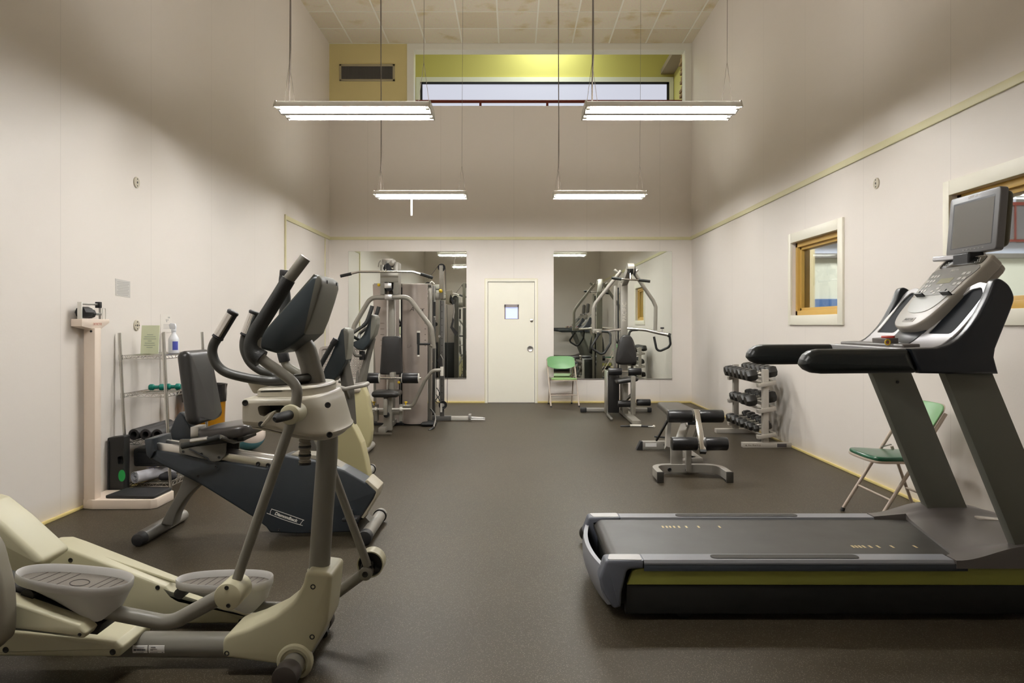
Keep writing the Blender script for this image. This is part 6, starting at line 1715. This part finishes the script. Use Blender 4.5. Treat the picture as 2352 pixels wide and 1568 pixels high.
# swing arm on the right with its clamp and strap
MB().tube(fillet([gp(926, 932, 8.85), gp(948, 933, 8.85), gp(976, 874, 8.75), gp(994, 850, 8.7), gp(1013, 850, 8.7)], .12, 6), .0215, 14).build('leg_press_arm', M_gym, gm)
MB().cyl(gp(1015, 863, 8.7), gp(1015, 842, 8.7), .020, n=14, bev=.003).build('arm_clamp', M_pale, gm)
MB().rings([[gp(x_, y_, 8.68 + d_) for x_, y_ in ((1012, 816), (1004, 828), (1012, 842), (1016, 838), (1015, 822))] for d_ in (0, .03)]).build('strap_handle', M_vin, gm)
MB().tube([gp(1012, 814, 8.68), gp(1017, 824, 8.68), gp(1018, 842, 8.7)], .005, 6).build('strap_wire', M_steel, gm)
# left counterpart, mostly hidden behind the bikes
MB().tube(fillet([gp(862, 932, 8.85), gp(850, 925, 8.85), gp(838, 880, 8.75)], .12, 6), .0215, 14).build('leg_press_arm', M_gym, gm)
# cable column
Yc = 9.75
X = lambda p: gp(p, 0, Yc).x
MB().bx(X(1010), X(1020), Yc, Yc + .07, .06, gp(0, 690, Yc).z, .003).build('cable_column', mat('column_grey', lin(96, 94, 90), .4), gm)
MB().bx(X(1009), X(1019), Yc - .01, Yc + .06, gp(0, 686, Yc).z, gp(0, 606, Yc).z, .003).build('cable_column_top', M_gym, gm)
b = MB()
for k in range(16): b.cyl(gp(1015, 700 + 15.5 * k, Yc - .001), gp(1015, 700 + 15.5 * k, Yc + .004), .007, n=8)
b.build('adjustment_hole', M_hole, gm)
for px, py, r in ((1014, 614, .052), (983, 656, .050), (1017, 930, .056), (916, 744, .04)):
    q_ = gp(px, py, Yc - .05); pu = MB().lathe([(0, 0), (r * .5, 0), (r * .6, .006), (r * .86, .006), (r, 0), (r, .006), (r * .88, .014), (r, .022), (r, .028), (0, .028)], q_, (0, 1, 0), 28).build('pulley', M_stack, gm)
    MB().cyl(q_ - V((0, .004, 0)), q_ + V((0, .004, 0)), r * .4, n=14).build('pulley_hub', M_steel, pu)
MB().bx(X(1010), X(1018), Yc - .06, Yc - .055, gp(0, 640, Yc).z, gp(0, 610, Yc).z).build('pulley_strap', M_gym, gm)
MB().bx(X(1014) - .01, X(1014) + .015, Yc - .06, Yc - .05, gp(0, 945, Yc).z, gp(0, 925, Yc).z).build('pulley_strap', M_pale, gm)
MB().sphere(gp(1012, 668, Yc - .04), .026, 14).build('yellow_knob', M_yel, gm)
MB().sphere(gp(989, 830, Yc - .04), .026, 14).build('yellow_knob', M_yel, gm)
MB().cyl(gp(1009.5, 740 + 32, Yc - .03), gp(1009.5, 740 + 32, Yc) , .016, n=12).build('pin', M_pale, gm)
o = XZ([(1024, 698), (1024, 668), (1039, 666), (1040, 676), (1035, 686), (1040, 696), (1036, 700)], Yc - .03)
MB().prism(o, Yc - .05, Yc + .02, .003, 2).build('swivel_plate', mat('swivel_beige', lin(128, 122, 102), .4), gm)
MB().rings([[gp(x_, y_, Yc - .03 + d_) for x_, y_ in ((1034, 676), (1039, 682), (1045, 696), (1040, 700), (1032, 694))] for d_ in (-.02, .04)]).build('swivel_cover', M_stack, gm)
MB().tube([gp(1042, 698, Yc), gp(1043, 716, Yc), gp(1040, 735, Yc), gp(1036, 752, Yc)], .010, 6).build('strap_chain', M_steel, gm)
MB().rings([[gp(x_, y_, Yc - .03 + d_) for x_, y_ in ((1040, 728), (1034, 752), (1046, 772), (1052, 764), (1040, 750), (1043, 735))] for d_ in (0, .03)]).build('hanging_strap', M_vin, gm)
MB().bx(X(983) , X(997), Yc + .12, Yc + .20, .05, gp(0, 655, Yc).z, .003).build('second_column', mat('column_grey', lin(96, 94, 90), .4), gm)
MB().bx(X(983), X(1010), Yc + .02, Yc + .1, gp(0, 688, Yc).z, gp(0, 672, Yc).z, .003).build('column_link', M_gym, gm)
for px, t0, t1 in ((988, 650, 722), (998, 655, 726)):
    MB().tube([gp(px, t0, Yc - .06), gp(px, t0 + 38, Yc - .06)], .009, 8).build('handle_strap', M_pale if px < 990 else M_steel, gm)
    MB().tube([gp(px, t0 + 38, Yc - .06), gp(px, t1, Yc - .06)], .016, 12).build('hanging_grip', M_foam, gm)
    MB().sphere(gp(px, t1 + 1, Yc - .06), .013, 10).build('grip_end', M_pale, gm)
MB().tube([gp(988, 650, Yc - .06), gp(992, 646, Yc - .06), gp(998, 652, Yc - .06)], .009, 8).build('handle_hook', M_pale, gm)
cab = MB()
for pts in ([(1008, 608), (984, 640)], [(1023, 616), (1024, 668)], [(981, 660), (982, 950)], [(1012, 690), (1008, 925)], [(1026, 700), (1028, 760), (1027, 925)], [(1000, 735), (1001, 800), (1003, 925)]):
    cab.tube([gp(a_, c_, Yc - .045) for a_, c_ in pts], .0035, 5)
cab.build('cable', M_stack, gm)
ck = thing('x', (0, 0, 0), '', '') if False else None
MB().bx(X(983), X(1036), Yc, Yc + .08, .005, .068, .003).build('column_base', mat('column_grey', lin(96, 94, 90), .4), gm)
MB().bx(X(1036), X(1078), Yc + .01, Yc + .07, .012, .060, .003).build('column_foot', M_pale, gm)
MB().bx(X(1076), X(1082), Yc - .01, Yc + .09, .0, .09, .003).build('foot_block', M_steel, gm)
for dz in (0, .026): 
    for dy in (0, .05): MB().cyl((X(1080), Yc + .01 + dy, .022 + dz), (X(1114) - dy * .6, Yc + .01 + dy, .018 + dz * .8), .006, n=8).build('foot_prong', M_steel, gm)
MB().tube(fillet([gp(989, 938, 9.6), gp(998, 950, 9.5), gp(1000, 962, 9.3), gp(996, 981, 9.0), gp(985, 989, 8.9)], .05, 5), .010, 10).build('floor_hook', M_steel, gm)
MB().tube([gp(996, 981, 9.0), gp(985, 989, 8.9)], .015, 10).build('hook_grip', M_rubber, gm)
MB().pad(gp(985, 972, 9.3), (1, 0, 0), (0, 1, 0), .19, .22, .035, .02, .1).build('foot_pedal', M_rubber, gm)
MB().tube(spline([gp(1003, 890, 9.6), gp(1010, 905, 9.6), gp(1000, 920, 9.6), gp(1012, 925, 9.6), gp(1002, 905, 9.6)], 5), .006, 6).build('coiled_cable', M_stack, gm)

# ================================================================== cable tower in front of the right mirror
tw_ = thing('lat_tower', (1.6, 10.3, 0), 'silver pulldown tower with oval black pad and two swinging arms', 'cable machine')
Yt = 10.45
tp = lambda px, py, Y=Yt: P(px, py, Y)
a, c = tp(1425.5, 950), tp(1442, 650)
MB().bx(a.x, c.x, Yt, Yt + .09, .05, c.z, .004).build('mast', M_gym, tw_)
MB().beam(V(((a.x + c.x) / 2, Yt + .04, c.z - .02)), V(((a.x + c.x) / 2 + .06, Yt - .25, tp(0, 612).z)), .085, .08, r=.006).build('mast_head', M_gym, tw_)
q_ = tp(1448, 618, Yt - .3)
MB().cyl(q_ - V((.028, 0, 0)), q_ + V((.030, 0, 0)), .075, n=26, bev=.01).build('pulley', M_stack, tw_)
MB().rings([[q_ + V((dx, .085 * math.cos(t_), .085 * math.sin(t_))) for t_ in (k * pi / 10 for k in range(11))] for dx in (-.045, .045)]).build('pulley_guard', M_gym, tw_)
MB().tube([q_ + V((.055, 0, .05)), q_ + V((.068, 0, -.02)), q_ + V((.06, 0, -.09))], .010, 8).build('guard_strap', M_stack, tw_)
text_obj('mast_lettering', 'PACIFIC', .075, frameM(tp(1434.5, 716, Yt - .001), (0, 0, -1) if 0 else (0, 0, 1), (-1, 0, 0)), mat('faded_letter', lin(206, 200, 190), .5), tw_, spacing=1.05)
Yk = Yt - .12
MB().tube([tp(1426, 622, Yk), tp(1367, 697, Yk), tp(1363, 708, Yk), tp(1363, 757, Yk)], .027, 14, fil=.08).build('swing_arm', M_gym, tw_)
MB().tube([tp(1452, 620, Yk), tp(1500, 690, Yk), tp(1506, 704, Yk), tp(1505, 758, Yk)], .027, 14, fil=.08).build('swing_arm', M_gym, tw_)
MB().cyl(tp(1411, 619, Yk), tp(1425, 631, Yk), .020, n=12, bev=.003).build('arm_peg', M_gym, tw_)
MB().cyl(tp(1455, 630, Yk), tp(1465, 619, Yk), .020, n=12, bev=.003).build('arm_peg', M_gym, tw_)
MB().tube([tp(1405, 638, 10.0), tp(1427, 641, 10.0)], .020, 12).build('bar_grip', M_foam, tw_)
MB().tube([tp(1467, 643, 10.0), tp(1493, 646, 10.0)], .020, 12).build('bar_grip', M_foam, tw_)
MB().tube([tp(1425, 640.6, 10.0), tp(1470, 643.4, 10.0)], .012, 10).build('pulldown_bar', M_chrome, tw_)
MB().tube([tp(1448, 642, 10.0), tp(1448, 628, 10.05)], .008, 8).build('carabiner', M_chrome, tw_)
# handle arms
MB().tube([tp(1441, 754, Yk), tp(1485, 758, Yk - .1), tp(1515, 765, Yk - .25), tp(1536, 769, Yk - .35)], [.018, .022, .024, .024], 14).build('handle_arm', M_chrome, tw_)
MB().cyl(tp(1535, 769, Yk - .35), tp(1540, 771, Yk - .36), .030, n=16).build('arm_end', M_foam, tw_)
MB().tube(fillet([tp(1444, 772, Yk - .02), tp(1446, 762, Yk - .02), tp(1452, 758, Yk - .04), tp(1468, 757, Yk - .06)], .05, 5), .016, 10).build('arm_foam', M_foam, tw_)
MB().tube(fillet([tp(1502, 773, Yk - .3), tp(1508, 802, Yk - .3), tp(1516, 806, Yk - .3), tp(1536, 797, Yk - .33), tp(1540, 790, Yk - .35), tp(1538, 771, Yk - .35)], .06, 6), .0165, 12).build('loop_grip', M_foam, tw_)
MB().cyl(tp(1521, 762, Yk - .28), tp(1521, 753, Yk - .28), .010, n=10).build('pop_pin', M_steel, tw_)
MB().cyl(tp(1521, 755, Yk - .28), tp(1521, 751.5, Yk - .28), .026, n=14, bev=.004).build('knob', M_stack, tw_)
MB().tube([tp(1425, 756, Yk), tp(1398, 759, Yk - .1), tp(1368, 762, Yk - .2)], [.018, .022, .024], 14).build('handle_arm', M_chrome, tw_)
MB().box(tp(1372, 760, Yk - .15), (.12, .1, .06), None, .01).build('arm_joint', M_gym, tw_)
MB().tube(fillet([tp(1374, 770, Yk - .25), tp(1359, 795, Yk - .3), tp(1361, 801, Yk - .3), tp(1380, 813, Yk - .3), tp(1388, 811, Yk - .3), tp(1402, 788, Yk - .28), tp(1402, 768, Yk - .22), tp(1398, 762, Yk - .2), tp(1382, 761, Yk - .2)], .05, 5), .0165, 12).build('loop_grip', M_foam, tw_)
MB().cyl(tp(1374, 769, Yk - .25), tp(1376, 765, Yk - .25), .026, n=14).build('arm_end', M_foam, tw_)
# pad, rollers, seat
o = spline([(-.125, -.21), (.0, -.225), (.135, -.205), (.158, -.15), (.135, .06), (.085, .18), (.02, .205), (-.05, .195), (-.105, .10), (-.148, -.13)], 4, True)
MB().pad(tp(1437, 802, 10.2), (1, 0, 0), (0, .06, 1), 0, 0, .07, .04, .25, 5, outl=[(a_ * .98, c_ * .98) for a_, c_ in o]).build('chest_pad', M_vin, tw_, ang=60)
MB().bx(tp(1431, 0).x, tp(1441, 0).x, 10.22, 10.5, tp(0, 815).z, tp(0, 805).z, .004).build('pad_bracket', M_gym, tw_)
for x0, x1, yy, Y in ((1397, 1428, 853, 10.0), (1443, 1473, 853, 10.0), (1419, 1451, 927, 9.85), (1462, 1494, 924, 9.85)):
    MB().cyl(tp(x0, yy, Y), tp(x1, yy, Y), .050 if yy < 900 else .046, n=24, bev=.009).build('roller', M_roll, tw_)
MB().cyl(tp(1398, 853, 10.0), tp(1472, 853, 10.0), .013, n=10).build('roller_axle', M_chrome, tw_)
MB().cyl(tp(1420, 927, 9.85), tp(1492, 924, 9.85), .013, n=10).build('roller_axle', M_chrome, tw_)
sx = V((.96, 0, .10)).normalized()
MB().pad(tp(1438, 872, 9.95), V((.98, 0, .14)), (0, 1, 0), .31, .32, .06, .06, .2).build('seat', M_vin, tw_, ang=60)
MB().bx(tp(1450, 0, 9.75).x, tp(1460, 0, 9.75).x, 9.75, 9.82, tp(0, 952, 9.75).z, tp(0, 864, 9.75).z, .004).build('leg_lever', M_gym, tw_)
MB().bx(tp(1430, 0, 10.1).x, tp(1442, 0, 10.1).x, 10.06, 10.14, .06, tp(0, 880, 10.1).z, .004).build('seat_post', M_gym, tw_)
MB().beam(tp(1436, 920, 10.1), tp(1452, 905, 9.9), .04, .03).build('lever_brace', M_gym, tw_)
# black weight cover
a, c = tp(1397, 956, 10.15), tp(1423, 851, 10.15)
MB().bx(a.x, c.x, 10.15, 10.42, .06, c.z, .02).build('weight_cover', M_vin, tw_)
MB().bx(a.x - .02, a.x, 10.14, 10.43, .04, c.z, .004).build('cover_frame', M_steel, tw_)
MB().bx(tp(1412, 0).x, tp(1418, 0).x, Yt + .1, Yt + .14, .05, tp(0, 655).z, .003).build('guide_tube', M_gym, tw_)
MB().cyl((tp(1421, 0).x, Yt + .05, .3), (tp(1421, 0).x, Yt + .05, tp(0, 660).z), .012, n=10).build('guide_rod', M_stack, tw_)
# base
MB().bx(tp(1345, 0, 10.75).x, tp(1489, 0, 10.75).x, 10.72, 10.80, .010, .062, .01).build('rear_foot', M_footg, tw_)
for x0, x1 in ((1333, 1347), (1486, 1496)): MB().bx(tp(x0, 0, 10.75).x, tp(x1, 0, 10.75).x, 10.71, 10.81, 0, .07, .012).build('foot_cap', M_rubber, tw_)
MB().beam((tp(1428, 0, 10.7).x, 10.7, .04), (tp(1462, 0, 9.35).x, 9.35, .035), .11, .05, r=.004).build('base_rail', M_gym, tw_)
MB().bx(tp(1448, 0, 9.28).x, tp(1474, 0, 9.28).x, 9.27, 9.33, 0, .014, .002).build('floor_plate', M_pale, tw_)
MB().beam((tp(1402, 0, 9.9).x, 10.2, .03), (tp(1408, 0, 9.6).x, 9.72, .03), .03, .03, r=.004).build('cover_foot', M_steel, tw_)
# bar left on the floor
t = thing('curl_bar', (1.7, 9.15, 0), 'short cable bar lying on the floor in front of the pulldown tower', 'bar')
MB().tube([P(1427, 979, 9.2), P(1452, 978, 9.2), P(1475, 978.5, 9.2), P(1503, 980, 9.15)], .009, 10).build('bar', M_steel, t)
MB().tube([P(1473, 978.5, 9.2), P(1497, 979.5, 9.17)], .014, 10).build('grip', M_rubber, t)
MB().tube([P(1425, 979, 9.2), P(1447, 978.2, 9.2)], .014, 10).build('grip', M_rubber, t)
MB().sphere(P(1502, 979, 9.15), .018, 10).build('end_knob', M_pale, t)
